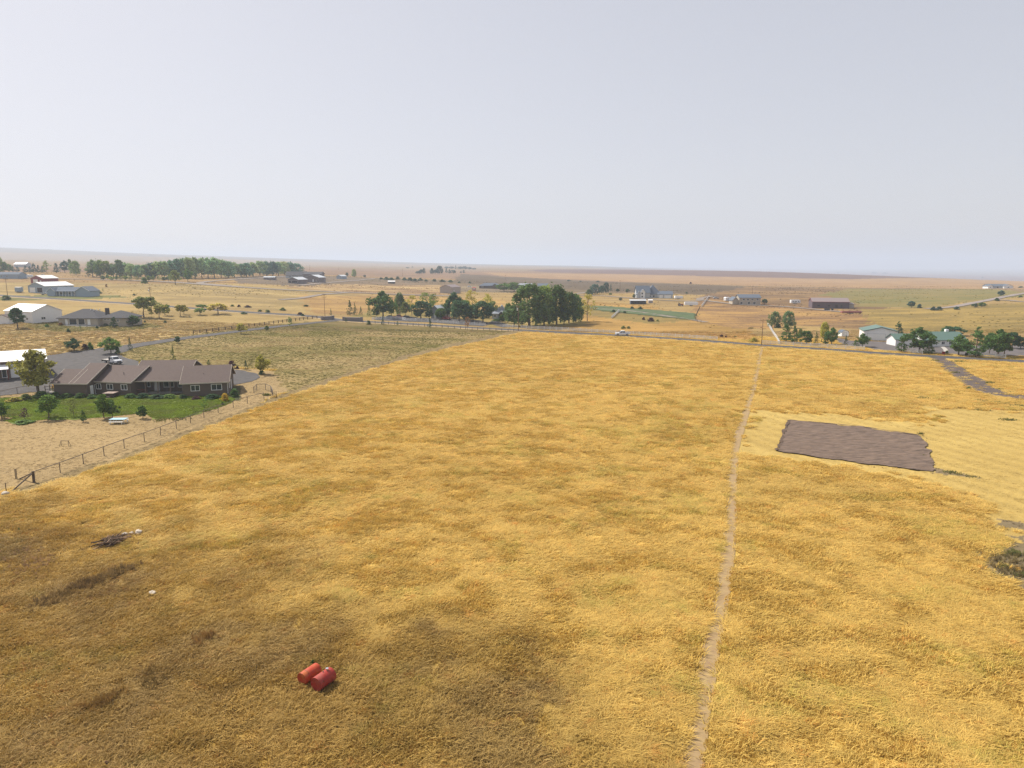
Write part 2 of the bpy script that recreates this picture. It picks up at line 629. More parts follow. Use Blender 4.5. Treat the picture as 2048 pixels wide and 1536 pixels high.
# ------------------------------------------------------------------ sheets laid on the ground: roads, drives, lawn, dirt
def dense(poly, step):
    out = []
    n = len(poly)
    for i in range(n):
        a, b = Vector(poly[i]), Vector(poly[(i + 1) % n])
        k = max(1, int((b - a).length / step))
        for j in range(k):
            out.append(a.lerp(b, j / k))
    return out


def sheet(name, pts, material, off=.06, cell=2.0, jit=.3, kind='structure', keep_grow=0.0, px=True, bump=0.0, label=None):
    poly = GP(pts) if px else pts
    d = dense(poly, cell * .6)
    e = []
    for v in d:
        j = jit * 2
        e.append(Vector((v.x + (vnoise(v.x / 1.7, v.y / 1.7) - .5) * j + (vnoise(v.x / .5, v.y / .5) - .5) * j * .5,
                         v.y + (vnoise(v.x / 1.7 + 50, v.y / 1.7) - .5) * j + (vnoise(v.x / .5 + 9, v.y / .5) - .5) * j * .5)))
    bx0, bx1 = min(v.x for v in e), max(v.x for v in e)
    by0, by1 = min(v.y for v in e), max(v.y for v in e)
    gx, gy = np.meshgrid(np.arange(bx0, bx1, cell), np.arange(by0, by1, cell))
    gx = gx.ravel() + rng.uniform(-.2, .2, gx.size) * cell
    gy = gy.ravel() + rng.uniform(-.2, .2, gy.size) * cell
    m = inside(gx, gy, [tuple(v) for v in e])
    verts = e + [Vector((a, b)) for a, b in zip(gx[m], gy[m])]
    n = len(e)
    vo, _, fo, *_ = delaunay_2d_cdt(verts, [], [list(range(n))], 1, 1e-4)
    X = np.array([v.x for v in vo]); Y = np.array([v.y for v in vo])
    Z = T(X, Y) + off
    if bump:
        Z = Z + bump * (fbm(X / 1.3, Y / 1.3, 3) - .5)
    me = bpy.data.meshes.new(name)
    me.from_pydata([(a, b, c) for a, b, c in zip(X, Y, Z)], [], [f if ((Vector((X[f[1]] - X[f[0]], Y[f[1]] - Y[f[0]]))).cross(Vector((X[f[2]] - X[f[0]], Y[f[2]] - Y[f[0]])))) > 0 else f[::-1] for f in fo])
    me.materials.append(material)
    o = bpy.data.objects.new(name, me)
    COL.objects.link(o)
    o['kind'] = kind
    if label:
        o['label'] = label
    if keep_grow < 1:
        NO_GROW.append(([tuple(v) for v in e], 1 - keep_grow))
    return o


def spline(pts, step):
    """smooth world polyline through points"""
    P = [Vector(p) for p in pts]
    out = []
    for i in range(len(P) - 1):
        p0, p1, p2, p3 = P[max(i - 1, 0)], P[i], P[i + 1], P[min(i + 2, len(P) - 1)]
        k = max(2, int((p2 - p1).length / step))
        for j in range(k):
            t = j / k
            out.append(.5 * ((2 * p1) + (p2 - p0) * t + (2 * p0 - 5 * p1 + 4 * p2 - p3) * t * t + (3 * p1 - p0 - 3 * p2 + p3) * t ** 3))
    out.append(P[-1])
    return out


def strip(name, pts, width, material, off=.08, step=4.0, jit=.15, kind='structure', keep_grow=0.0, across=4, label=None, world_pts=False):
    line = spline(pts if world_pts else GP(pts), step)
    V, F = [], []
    L_, R_ = [], []
    for i, p in enumerate(line):
        t = (line[min(i + 1, len(line) - 1)] - line[max(i - 1, 0)]).normalized()
        nrm = Vector((t.y, -t.x))
        w = width if not callable(width) else width(i / (len(line) - 1))
        for k in range(across + 1):
            s = (k / across - .5) * w
            if k in (0, across):
                s += (vnoise(i * .9 + k * 7, k * 3.3) - .5) * 2 * jit
            q = p + nrm * s
            V.append((q.x, q.y, Tz(q.x, q.y) + off))
            if k == 0: L_.append((q.x, q.y))
            if k == across: R_.append((q.x, q.y))
        if i:
            b = (i - 1) * (across + 1)
            for k in range(across):
                F.append((b + k, b + k + 1, b + across + 2 + k, b + across + 1 + k))
    o = link_mesh(name, V, F, material, smooth=True)
    o['kind'] = kind
    if label:
        o['label'] = label
    if keep_grow < 1:
        NO_GROW.append((L_ + R_[::-1], 1 - keep_grow))
    return o


ASPHALT = mat('worn_asphalt', (.058, .055, .057), .92, .22, .35, bump=.15)
GRAVEL = mat('grey_gravel', (.062, .057, .058), .95, .35, .8, bump=.4)
PALEGRAVEL = mat('pale_gravel', (.19, .155, .13), .95, .2, .4, bump=.3)
DARKDIRT = mat('dark_drive_earth', (.085, .064, .056), .98, .3, .6, bump=.5, dirt=(.055, .04, .035))
TILLED = mat('tilled_soil', (.155, .108, .08), 1.0, .25, 1.6, bump=.7, stretch=(.35, 1.6, 1), dirt=(.055, .038, .03))
TRAIL = mat('trodden_path', (.27, .195, .09), 1.0, .22, 1.2, bump=.4, dirt=(.25, .165, .09))
LAWN = mat('lawn_turf', (.12, .155, .014), 1.0, .35, .7, bump=.3)
VERGE = mat('dry_verge', (.40, .28, .14), 1.0, .25, .5, bump=.3, dirt=(.24, .18, .09))
CONC = mat('concrete', (.36, .34, .31), .9, .1, .6)

ROAD_PTS = [(-420, 566), (-200, 578), (0, 591), (100, 597), (200, 603.5), (300, 610), (400, 618), (500, 625), (620, 632.5), (690, 641), (770, 645.5), (860, 650.5), (950, 656), (1038, 660.5), (1130, 666), (1230, 671), (1380, 680), (1523, 691), (1650, 699), (1750, 706.5), (1860, 713), (1960, 718.5), (2048, 723.5), (2250, 737)]
strip('road_verge', [(x, y + (1.5 if x > 1040 else .4)) for x, y in ROAD_PTS], 9.5, VERGE, off=.05, jit=.9, keep_grow=.55)
strip('road', ROAD_PTS, 6.2, ASPHALT, off=.13, jit=.12)
strip('driveway', [(684, 639.5), (655, 643), (600, 648.5), (540, 655), (480, 662.5), (400, 672.5), (330, 682), (260, 693), (215, 703)], lambda t: 4.2 + 3 * t ** 4, GRAVEL, off=.10, jit=.25)
sheet('gravel_yard', [(-220, 770), (-220, 735), (40, 722), (90, 712), (150, 703), (215, 695), (240, 697), (262, 700), (236, 708), (250, 716), (275, 722), (285, 733), (240, 745), (190, 752), (105, 770), (100, 785), (60, 785), (0, 792), (-220, 822)], GRAVEL, off=.07, cell=2.2, jit=.35)
sheet('gravel_pad', [(455, 738), (490, 742), (515, 748), (520, 756), (505, 763), (468, 770), (452, 762)], GRAVEL, off=.07, cell=1.5, jit=.3)
sheet('lawn', [(-60, 800), (20, 795), (105, 792), (190, 790), (300, 792), (455, 794), (470, 798), (462, 806), (430, 818), (400, 826), (372, 835), (310, 838), (290, 826), (230, 832), (160, 838), (100, 838), (62, 842), (30, 846), (10, 842), (30, 836), (-40, 826)], LAWN, off=.05, cell=1.6, jit=.8, keep_grow=.25)
sheet('dirt_plot', [(1577, 842), (1700, 853), (1838, 872), (1850, 888), (1858, 905), (1872, 946), (1800, 937), (1650, 918), (1554, 903)], TILLED, off=.18, cell=.5, jit=.45, bump=.3)
PLOT = [(1577, 842), (1700, 853), (1838, 872), (1850, 888), (1858, 905), (1872, 946), (1800, 937), (1650, 918), (1554, 903), (1577, 842)]
for _k in (0, 2):
    strip('dirt_bank', PLOT[(0, 2, 8)[_k]:(3, 6, 10)[_k]], .38, mat('bank_earth', (.085, .055, .038), 1, .3, 3, bump=.5), off=.22, step=.7, jit=.28, keep_grow=1)
TRAIL_PTS = [(1523, 694), (1517, 725), (1508, 770), (1498, 805), (1484, 850), (1471, 890), (1466, 930), (1463, 1000), (1459, 1080), (1450, 1150), (1436, 1230), (1420, 1310), (1404, 1400), (1388, 1500), (1376, 1600)]
strip('footpath', TRAIL_PTS, 1.3, TRAIL, off=.05, step=1.2, jit=.03, keep_grow=1)
_l = spline(GP(TRAIL_PTS), 2)
_w = [(p + Vector((s * .68, 0))) for s in (-1, 1) for p in (_l if s < 0 else _l[::-1])]
TRACKS = [[(p.x, p.y) for p in _w]]
strip('dirt_drive', [(1862, 712), (1885, 722), (1908, 738), (1935, 757), (1962, 775), (1990, 787), (2048, 796), (2200, 810)], lambda t: 4.5 + 1.5 * t, DARKDIRT, off=.09, step=2.5, jit=.5, keep_grow=.06)
sheet('shop_yard', [(1668, 675), (1700, 681), (1790, 684), (1830, 690), (1880, 694), (1990, 690), (2200, 698), (2200, 718), (2048, 712), (1950, 712), (1870, 707), (1745, 700), (1735, 695), (1700, 693), (1672, 684)], mat('yard_gravel', (.10, .088, .088), .95, .25, .3, bump=.3), off=.08, cell=3, jit=.5)
strip('path', [(1884, 694), (1890, 699), (1893, 705)], 1.3, CONC, off=.16, step=2, jit=.02)
strip('far_road', [(-300, 551), (0, 556), (140, 558.5), (240, 560.5), (340, 564.5), (420, 570), (480, 574.5), (560, 579.5), (640, 583), (720, 586), (820, 590), (900, 592)], 8, PALEGRAVEL, off=.3, step=12, jit=.6)
strip('track', [(500, 576), (450, 571), (400, 567), (420, 563), (470, 559), (520, 556.5), (570, 553)], 6, PALEGRAVEL, off=.3, step=12, jit=.5)
strip('track', [(700, 585), (640, 590), (600, 597), (560, 600)], 5, PALEGRAVEL, off=.25, step=10, jit=.5)
strip('track', [(600, 571), (650, 566), (700, 562), (750, 557)], 5, PALEGRAVEL, off=.3, step=10, jit=.5)
strip('track', [(1206, 580), (1180, 584), (1150, 588), (1120, 592)], 6, PALEGRAVEL, off=.3, step=10, jit=.5)
strip('track', [(1100, 589), (1200, 592), (1270, 597), (1340, 601.5), (1395, 602), (1402, 597), (1425, 592.5)], 5, PALEGRAVEL, off=.3, step=8, jit=.5)
strip('track', [(1400, 600), (1470, 609), (1560, 613), (1640, 620), (1700, 626)], 5, PALEGRAVEL, off=.3, step=8, jit=.5)
strip('hill_road', [(1850, 618), (1900, 615), (1940, 607.5), (1985, 599), (2020, 592), (2060, 585), (2140, 578)], 6, mat('hill_gravel', (.22, .185, .17), .95, .2, .2), off=.3, step=8, jit=.4)
strip('track', [(1995, 600), (2020, 601.5), (2060, 605), (2200, 612)], 4, PALEGRAVEL, off=.3, step=8, jit=.4)
strip('path', [(1142, 616), (1200, 618), (1260, 622), (1330, 632), (1380, 639), (1412, 645)], 3.4, PALEGRAVEL, off=.2, step=6, jit=.5)
sheet('house_yard', [(975, 646), (985, 641), (1010, 647), (1030, 653), (1005, 655)], GRAVEL, off=.1, cell=2, jit=.4)
sheet('parking_yard', [(742, 638), (800, 634), (960, 641), (985, 648), (965, 652.5), (860, 645), (760, 641)], GRAVEL, off=.1, cell=3, jit=.5)
sheet('green_strip', [(1150, 611), (1215, 613), (1390, 627), (1388, 640), (1300, 632), (1200, 621)], mat('irrigated_turf', (.055, .085, .028), 1, .3, .1), off=.2, cell=5, jit=1)
sheet('patio', [(116, 651), (140, 650), (200, 652), (200, 654.5), (150, 653)], CONC, off=.1, cell=2, jit=.05)
# ------------------------------------------------------------------ builders
def tag(o, label, cat, group=None):
    o['label'] = label
    o['category'] = cat
    if group:
        o['group'] = group
    return o


def root(name, loc, rz, label, cat, group=None):
    o = bpy.data.objects.new(name, None)
    o.empty_display_size = .5
    COL.objects.link(o)
    o.location = loc
    o.rotation_euler = (0, 0, rz)
    return tag(o, label, cat, group)


def boxm(x0, x1, y0, y1, z0, z1):
    V = [(x, y, z) for z in (z0, z1) for y in (y0, y1) for x in (x0, x1)]
    F = [(0, 2, 3, 1), (4, 5, 7, 6), (0, 1, 5, 4), (2, 6, 7, 3), (0, 4, 6, 2), (1, 3, 7, 5)]
    return V, F


class MB:
    """collects shapes for one mesh"""
    def __init__(self):
        self.V, self.F = [], []

    def add(self, V, F, M=None):
        b = len(self.V)
        self.V += [tuple(M @ Vector(v)) if M else tuple(v) for v in V]
        self.F += [tuple(i + b for i in f) for f in F]
        return self

    def box(self, *a, M=None):
        return self.add(*boxm(*a), M=M)

    def prism(self, pts, y0, y1):
        """extrude an x-z outline (counter-clockwise seen from -y) along y"""
        n = len(pts)
        V = [(x, y0, z) for x, z in pts] + [(x, y1, z) for x, z in pts]
        F = [tuple(range(n)), tuple(range(2 * n - 1, n - 1, -1))] + [(i, i + n, (i + 1) % n + n, (i + 1) % n) for i in range(n)]
        return self.add(V, F)

    def tube(self, a, b, r0, r1=None, n=7, caps=True):
        a, b = Vector(a), Vector(b)
        r1 = r0 if r1 is None else r1
        d = (b - a)
        q = d.to_track_quat('Z', 'Y')
        V = []
        for c, r in ((a, r0), (b, r1)):
            for i in range(n):
                t = 2 * math.pi * i / n
                V.append(c + q @ Vector((r * math.cos(t), r * math.sin(t), 0)))
        F = [(i, (i + 1) % n, (i + 1) % n + n, i + n) for i in range(n)]
        if caps:
            F += [tuple(range(n - 1, -1, -1)), tuple(range(n, 2 * n))]
        return self.add(V, F)

    def out(self, name, m, parent=None, smooth=False, bevel=0):
        o = link_mesh(name, self.V, self.F, m, parent, smooth)
        if bevel:
            md = o.modifiers.new('bevel', 'BEVEL')
            md.width = bevel
            md.segments = 2
            md.limit_method = 'ANGLE'
        return o


GLASS = mat('window_glass', (.035, .045, .055), .12, .2, .4, spec=.6)
WHITE = mat('white_trim', (.78, .78, .76), .55, .06, 2)
DARKT = mat('dark_trim_and_doorway_shade', (.05, .04, .04), .7, .2, 2)


def wall_frame(side, x0, y0, w, d):
    """origin and directions of a wall: along, outward"""
    return {'f': (Vector((x0, y0, 0)), Vector((1, 0, 0)), Vector((0, -1, 0))),
            'b': (Vector((x0 + w, y0 + d, 0)), Vector((-1, 0, 0)), Vector((0, 1, 0))),
            'l': (Vector((x0, y0 + d, 0)), Vector((0, -1, 0)), Vector((-1, 0, 0))),
            'r': (Vector((x0 + w, y0, 0)), Vector((0, 1, 0)), Vector((1, 0, 0)))}[side]


def opening(rt, blk, side, u, z, w, h, kind='window', frame=None, fill=None, label=None):
    o, a, n = wall_frame(side, *blk[:4])
    M = Matrix.Translation(o + a * u + Vector((0, 0, z))) @ Matrix(((a.x, -n.x, 0, 0), (a.y, -n.y, 0, 0), (0, 0, 1, 0), (0, 0, 0, 1)))
    # local: x along the wall, y into the wall, z up
    fm = frame or WHITE
    t = .11 if kind == 'window' else .10
    m = MB()
    for b in ((0, w, -.05, .06, 0, t), (0, w, -.05, .06, h - t, h), (0, t, -.05, .06, t, h - t), (w - t, w, -.05, .06, t, h - t)):
        m.box(*b, M=M)
    if kind == 'window':
        if w > 1.0:
            m.box(w / 2 - t * .35, w / 2 + t * .35, -.04, .05, t, h - t, M=M)
        f = m.out('window', fm, rt)
        panes = ((t, w - t),) if w <= 1.0 else ((t, w / 2 - t * .35), (w / 2 + t * .35, w - t))
        for p0, p1 in panes:
            MB().box(p0 + .002, p1 - .002, -.015, .02, t + .002, h - t - .002, M=M).out('pane', fill or GLASS, f)
    elif kind == 'door':
        f = m.out('door_frame', fm, rt)
        dd = MB().box(t + .002, w - t - .002, -.03, .03, .01, h - t - .002, M=M)
        dd.box(w - t - .2, w - t - .12, -.07, -.032, h * .45, h * .48, M=M)
        dd.out('door', fill or WHITE, rt)
    elif kind == 'garage':
        f = m.out('door_frame', fm, rt)
        g = MB()
        k = 5
        hh = (h - t) / k
        for i in range(k):
            g.box(t + .002, w - t - .002, -.035, .02, i * hh + .02, (i + 1) * hh - .02, M=M)
        g.box(t + .004, w - t - .004, -.02, .018, .01, h - t - .01, M=M)
        g.out('garage_door', fill or WHITE, rt)
    elif kind == 'dark':  # panel coloured as the shade inside an open doorway, unless a fill is given
        MB().box(.02, w - .02, -.02, .03, 0, h - .02, M=M).out('doorway', fill or DARKT, rt)
        m.out('door_frame', fm, rt)
    if label:
        f['label'] = label
    return


def block(rt, x0, y0, w, d, eave, rise, ridge='x', wall=None, roof=None, over=.45, base=0.0, fascia=None, walls=True, under=.8, thick=.16):
    """a volume with its own roof; ridge along x, along y, hipped or single slope"""
    z0, ze = base - under, base + eave
    if walls:
        m = MB()
        if ridge == 'x':
            V = [(x0, y0, z0), (x0, y0 + d, z0), (x0, y0 + d, ze), (x0, y0 + d / 2, ze + rise), (x0, y0, ze)]
            V += [(x0 + w, y, z) for _, y, z in V]
            m.add(V, [(0, 4, 3, 2, 1), (5, 6, 7, 8, 9), (0, 5, 9, 4), (1, 2, 7, 6), (0, 1, 6, 5), (4, 9, 8, 3), (3, 8, 7, 2)])
        elif ridge == 'y':
            m.prism([(x0, z0), (x0 + w, z0), (x0 + w, ze), (x0 + w / 2, ze + rise), (x0, ze)], y0, y0 + d)
        else:
            m.box(x0, x0 + w, y0, y0 + d, z0, ze)
        m.out('wall', wall, rt)
    o = over
    t = thick
    if ridge == 'x':
        s = rise / (d / 2)
        for side in (0, 1):
            ya = y0 - o if side == 0 else y0 + d + o
            yr = y0 + d / 2
            za, zr = ze - o * s + .03, ze + rise + .03
            xa, xb = x0 - o, x0 + w + o
            V = [(xa, ya, za), (xb, ya, za), (xb, yr, zr), (xa, yr, zr)]
            V += [(x, y, z + t) for x, y, z in V]
            F = [(3, 2, 1, 0), (4, 5, 6, 7), (0, 1, 5, 4), (1, 2, 6, 5), (2, 3, 7, 6), (3, 0, 4, 7)]
            if side:
                F = [f[::-1] for f in F]
            r_ = MB().add(V, F).out('roof', roof, rt)
            if fascia:
                ys = (ya - .04, ya - .002) if side == 0 else (ya + .002, ya + .04)
                MB().box(xa, xb, *ys, za - .06, za + t + .02).out('fascia', fascia, rt)
                for xx in ((xa - .045, xa - .003), (xb + .003, xb + .045)):
                    VV = [(x, y, z) for x in xx for y, z in ((ya, za - .06), (yr, zr - .06), (yr, zr + t + .02), (ya, za + t + .02))]
                    MB().add(VV, [(0, 3, 2, 1), (4, 5, 6, 7), (0, 1, 5, 4), (1, 2, 6, 5), (2, 3, 7, 6), (3, 0, 4, 7)]).out('fascia', fascia, rt)
    elif ridge == 'y':
        s = rise / (w / 2)
        for side in (0, 1):
            xa = x0 - o if side == 0 else x0 + w + o
            xr = x0 + w / 2
            za, zr = ze - o * s + .03, ze + rise + .03
            ya, yb = y0 - o, y0 + d + o
            V = [(xa, ya, za), (xr, ya, zr), (xr, yb, zr), (xa, yb, za)]
            V += [(x, y, z + t) for x, y, z in V]
            F = [(3, 2, 1, 0), (4, 5, 6, 7), (0, 1, 5, 4), (1, 2, 6, 5), (2, 3, 7, 6), (3, 0, 4, 7)]
            if side:
                F = [f[::-1] for f in F]
            MB().add(V, F).out('roof', roof, rt)
            if fascia:
                VV = [(x, y, z) for y in (ya - .045, ya - .003) for x, z in ((xa, za - .06), (xr, zr - .06), (xr, zr + t + .02), (xa, za + t + .02))]
                MB().add(VV, [(0, 1, 2, 3), (4, 7, 6, 5), (0, 4, 5, 1), (1, 5, 6, 2), (2, 6, 7, 3), (3, 7, 4, 0)]).out('fascia', fascia, rt)
    elif ridge == 'hip':
        a = min(w, d) / 2
        xa, xb, ya, yb = x0 - o, x0 + w + o, y0 - o, y0 + d + o
        za, zr = ze - o * rise / a + .03, ze + rise + .03
        if w >= d:
            r1, r2 = (x0 + a, y0 + d / 2, zr), (x0 + w - a, y0 + d / 2, zr)
        else:
            r1, r2 = (x0 + w / 2, y0 + a, zr), (x0 + w / 2, y0 + d - a, zr)
        V = [(xa, ya, za), (xb, ya, za), (xb, yb, za), (xa, yb, za), (xa, ya, za + t), (xb, ya, za + t), (xb, yb, za + t), (xa, yb, za + t),
             (r1[0], r1[1], zr + t), (r2[0], r2[1], zr + t)]
        if w >= d:
            F = [(4, 5, 9, 8), (6, 7, 8, 9), (7, 4, 8), (5, 6, 9)]
        else:
            F = [(4, 5, 8), (5, 6, 9, 8), (6, 7, 9), (7, 4, 8, 9)]
        F += [(3, 2, 1, 0), (0, 1, 5, 4), (1, 2, 6, 5), (2, 3, 7, 6), (3, 0, 4, 7)]
        MB().add(V, F).out('roof', roof, rt)
    elif ridge == 'shed':        # low at the front
        xa, xb, ya, yb = x0 - o, x0 + w + o, y0 - o, y0 + d + o
        V = [(xa, ya, ze), (xb, ya, ze), (xb, yb, ze + rise), (xa, yb, ze + rise)]
        V += [(x, y, z + t) for x, y, z in V]
        MB().add(V, [(3, 2, 1, 0), (4, 5, 6, 7), (0, 1, 5, 4), (1, 2, 6, 5), (2, 3, 7, 6), (3, 0, 4, 7)]).out('roof', roof, rt)
    # nothing grows inside the building
    q = [rt.matrix_basis @ Vector((x, y, 0)) for x, y in ((x0, y0), (x0 + w, y0), (x0 + w, y0 + d), (x0, y0 + d))]
    NO_GROW.append(([(v.x, v.y) for v in q], 1.0))
    return (x0, y0, w, d)


def front(pl, pr):
    """frame of a building from the feet of its front wall: location, angle, width"""
    a, b = G(*pl), G(*pr)
    v = b - a
    return Vector((a.x, a.y, min(a.z, b.z))), math.atan2(v.y, v.x), Vector((v.x, v.y)).length


def metal(name, col, var=.05, rough=.45):
    return mat(name, col, rough, var, 1.0, stretch=(5, 5, .15), spec=.5)


SH_BROWN = mat('brown_shingle', (.115, .086, .078), .95, .16, 3.0, bump=.3, stretch=(1, 1, 1.5))
SH_GREY = mat('grey_shingle', (.058, .058, .066), .95, .16, 3.0, bump=.3)
SH_BLUE = mat('slate_shingle', (.10, .125, .165), .95, .12, 3.0, bump=.3)
SID_TAN = mat('tan_siding', (.12, .092, .072), .85, .08, 1, stretch=(.3, .3, 9))
SID_CREAM = mat('cream_siding', (.40, .35, .28), .85, .06, 1, stretch=(.3, .3, 9))
SID_GREY = mat('grey_siding', (.42, .44, .46), .85, .06, 1, stretch=(.3, .3, 9))
SID_BLUE = mat('blue_grey_siding', (.30, .37, .44), .85, .06, 1, stretch=(.3, .3, 9))
MET_WHITE = metal('white_metal', (.74, .74, .74))
MET_ROOFW = metal('white_metal_roof', (.80, .79, .78), .05, .4)
MET_ROOFG = metal('pale_grey_metal_roof', (.50, .53, .56), .06, .4)
MET_GREEN = metal('green_metal_roof', (.09, .155, .13), .12, .5)
MET_TAN = metal('tan_metal', (.36, .31, .28), .05, .6)
MET_DARK = metal('dark_metal_wall', (.09, .065, .085), .15, .6)
MET_RED = metal('barn_red_metal', (.22, .045, .055), .12, .6)
MET_BROWNR = metal('brown_metal_roof', (.21, .165, .165), .1, .6)
# ------------------------------------------------------------------ trees: trunk and limbs, and a crown of many small leaf faces
def leaf_material(name, rough=.6, trans=.25):
    m, nt, p = new_mat(name)
    N, L = nt.nodes.new, nt.links.new
    oi = N('ShaderNodeObjectInfo')
    tc = N('ShaderNodeTexCoord')
    nz = N('ShaderNodeTexNoise')
    nz.inputs['Scale'].default_value = 7
    nz.inputs['Detail'].default_value = 4
    L(tc.outputs['Object'], nz.inputs['Vector'])
    wn_ = N('ShaderNodeTexWhiteNoise')
    wn_.noise_dimensions = '3D'
    geo = N('ShaderNodeNewGeometry')
    sn = N('ShaderNodeVectorMath'); sn.operation = 'SNAP'
    sn.inputs[1].default_value = (.35, .35, .35)
    L(geo.outputs['Position'], sn.inputs[0])
    L(sn.outputs[0], wn_.inputs['Vector'])
    ad = N('ShaderNodeMath'); ad.operation = 'MULTIPLY_ADD'
    L(wn_.outputs['Value'], ad.inputs[0])
    ad.inputs[1].default_value = .55
    L(nz.outputs['Fac'], ad.inputs[2])
    mr = N('ShaderNodeMapRange')
    mr.inputs['From Min'].default_value = .35
    mr.inputs['From Max'].default_value = 1.15
    mr.inputs['To Min'].default_value = .55
    mr.inputs['To Max'].default_value = 1.6
    L(ad.outputs[0], mr.inputs['Value'])
    sc = N('ShaderNodeVectorMath'); sc.operation = 'SCALE'
    L(oi.outputs['Color'], sc.inputs[0])
    L(mr.outputs[0], sc.inputs['Scale'])
    L(sc.outputs[0], p.inputs['Base Color'])
    p.inputs['Roughness'].default_value = rough
    p.inputs['Specular IOR Level'].default_value = .08
    tr = N('ShaderNodeBsdfTranslucent')
    L(sc.outputs[0], tr.inputs['Color'])
    mx = N('ShaderNodeMixShader')
    mx.inputs[0].default_value = trans
    L(p.outputs[0], mx.inputs[1])
    L(tr.outputs[0], mx.inputs[2])
    L(mx.outputs[0], nt.nodes['Material Output'].inputs['Surface'])
    return m


LEAF = leaf_material('leaves', .6, .35)
NEEDLE = leaf_material('needles', .7, .1)
BARK = mat('bark', (.13, .095, .07), .95, .3, 6, bump=.4)

# kind: crown bottom, profile(t) -> radius, clusters, cluster radius, leaves per cluster, leaf size, needles?
KINDS = {
    'round':  (.16, lambda t: .50 * math.sin(math.pi * min(1, .12 + t * .86)) ** .55, 90, .105, 34, .034, 0),
    'broad':  (.22, lambda t: .50 * math.sin(math.pi * min(1, .15 + t * .80)) ** .7, 46, .13, 46, .036, 0),
    'poplar': (.08, lambda t: .50 * (math.sin(math.pi * min(1, .24 + t * .68)) ** .65), 120, .10, 32, .027, 0),
    'pine':   (.07, lambda t: .50 * (1 - t) ** .62 * min(1, .55 + t * 4), 80, .10, 36, .030, 1),
    'spruce': (.05, lambda t: .50 * (1 - t) ** .9 + .02, 90, .075, 30, .026, 1),
    'sparse': (.22, lambda t: .50 * math.sin(math.pi * min(1, .2 + t * .75)) ** .6, 44, .10, 20, .024, 0),
    'flat':   (.34, lambda t: .50 * math.sin(math.pi * min(1, .25 + t * .62)) ** .4, 48, .10, 42, .040, 0),
    'shrub':  (.0, lambda t: .50 * math.cos(t * math.pi / 2) ** .55, 42, .17, 34, .055, 0),
}
PROTO = {}


def proto(kind, var):
    key = (kind, var)
    if key in PROTO:
        return PROTO[key]
    z0, prof, nc, cr, nl, ls, ndl = KINDS[kind]
    g = np.random.default_rng(sum(map(ord, kind)) * 13 + var * 101)
    asym = g.uniform(.62, 1.2, 8)
    C = []
    tries = 0
    while len(C) < nc and tries < 4000:
        tries += 1
        t = g.random() ** (.9 if kind not in ('pine', 'spruce') else 1.25)
        a = g.random() * 2 * math.pi
        am = asym[int(a / (2 * math.pi) * 8) % 8]
        if kind in ('broad', 'sparse', 'flat') and g.random() < .25:
            am *= .6
        R_ = prof(t) * am
        q = (.35 + .65 * math.sqrt(g.random())) if kind != 'spruce' else (.5 + .5 * g.random())
        rr_ = max(0, R_ - cr * .55) * q
        if kind == 'spruce':
            t = round(t * 11) / 11 + g.normal(0, .01)
        z = z0 + cr * .5 + t * (1 - z0 - cr)
        if kind == 'poplar':
            z += g.normal(0, .015)
        C.append((rr_ * math.cos(a), rr_ * math.sin(a), z, cr * g.uniform(.6, 1.25)))
    C = np.array(C)
    n = len(C) * nl
    ci = np.repeat(np.arange(len(C)), nl)
    dr = g.normal(size=(n, 3))
    dr /= np.linalg.norm(dr, axis=1)[:, None]
    rad_ = C[ci, 3] * (g.random(n) ** .45)
    sq = np.array([1, 1, .75]) if not ndl else np.array([1, 1, .42])
    if kind == 'poplar':
        sq = np.array([.85, .85, 1.35])
    P = C[ci, :3] + dr * rad_[:, None] * sq
    nrm = dr + g.normal(size=(n, 3)) * .7 + np.array([0, 0, .35])
    nrm /= np.linalg.norm(nrm, axis=1)[:, None]
    up = g.normal(size=(n, 3))
    a = np.cross(nrm, up)
    a /= np.linalg.norm(a, axis=1)[:, None]
    b = np.cross(nrm, a)
    s = ls * g.uniform(.6, 1.35, n)[:, None]
    asp = .75 if not ndl else .4
    Vv = np.stack([P - a * s, P + b * s * asp, P + a * s, P - b * s * asp], 1).reshape(-1, 3)
    Ff = np.arange(n * 4).reshape(n, 4)
    cm = np_mesh('crown', Vv, Ff, NEEDLE if ndl else LEAF)
    # trunk and limbs
    m = MB()
    tr = .022 if kind not in ('shrub', 'sparse') else .014
    top = {'round': .75, 'broad': .7, 'poplar': .9, 'pine': .93, 'spruce': .95, 'sparse': .75, 'flat': .6, 'shrub': .3}[kind]
    pts = [Vector((0, 0, -.03)), Vector((g.normal(0, .008), g.normal(0, .008), top * .35)), Vector((g.normal(0, .02), g.normal(0, .02), top * .7)), Vector((0, 0, top))]
    rs = [tr * 1.35, tr * .95, tr * .6, tr * .18]
    for i in range(3):
        m.tube(pts[i], pts[i + 1], rs[i], rs[i + 1], 6, caps=False)
    order = g.permutation(len(C))[:20 if kind in ('sparse', 'broad', 'flat') else 12]
    for k in order:
        c = Vector(C[k, :3])
        zb = max(z0 * .75, min(c.z - .10, top * .85)) if kind != 'shrub' else 0
        st = Vector((0, 0, zb))
        md = st.lerp(c, .5) + Vector((0, 0, .02))
        m.tube(st, md, tr * .45, tr * .28, 4, caps=False)
        m.tube(md, c, tr * .28, tr * .08, 4, caps=False)
    tm = bpy.data.meshes.new('trunk')
    tm.from_pydata(m.V, [], m.F)
    tm.materials.append(BARK)
    PROTO[key] = (cm, tm)
    return PROTO[key]


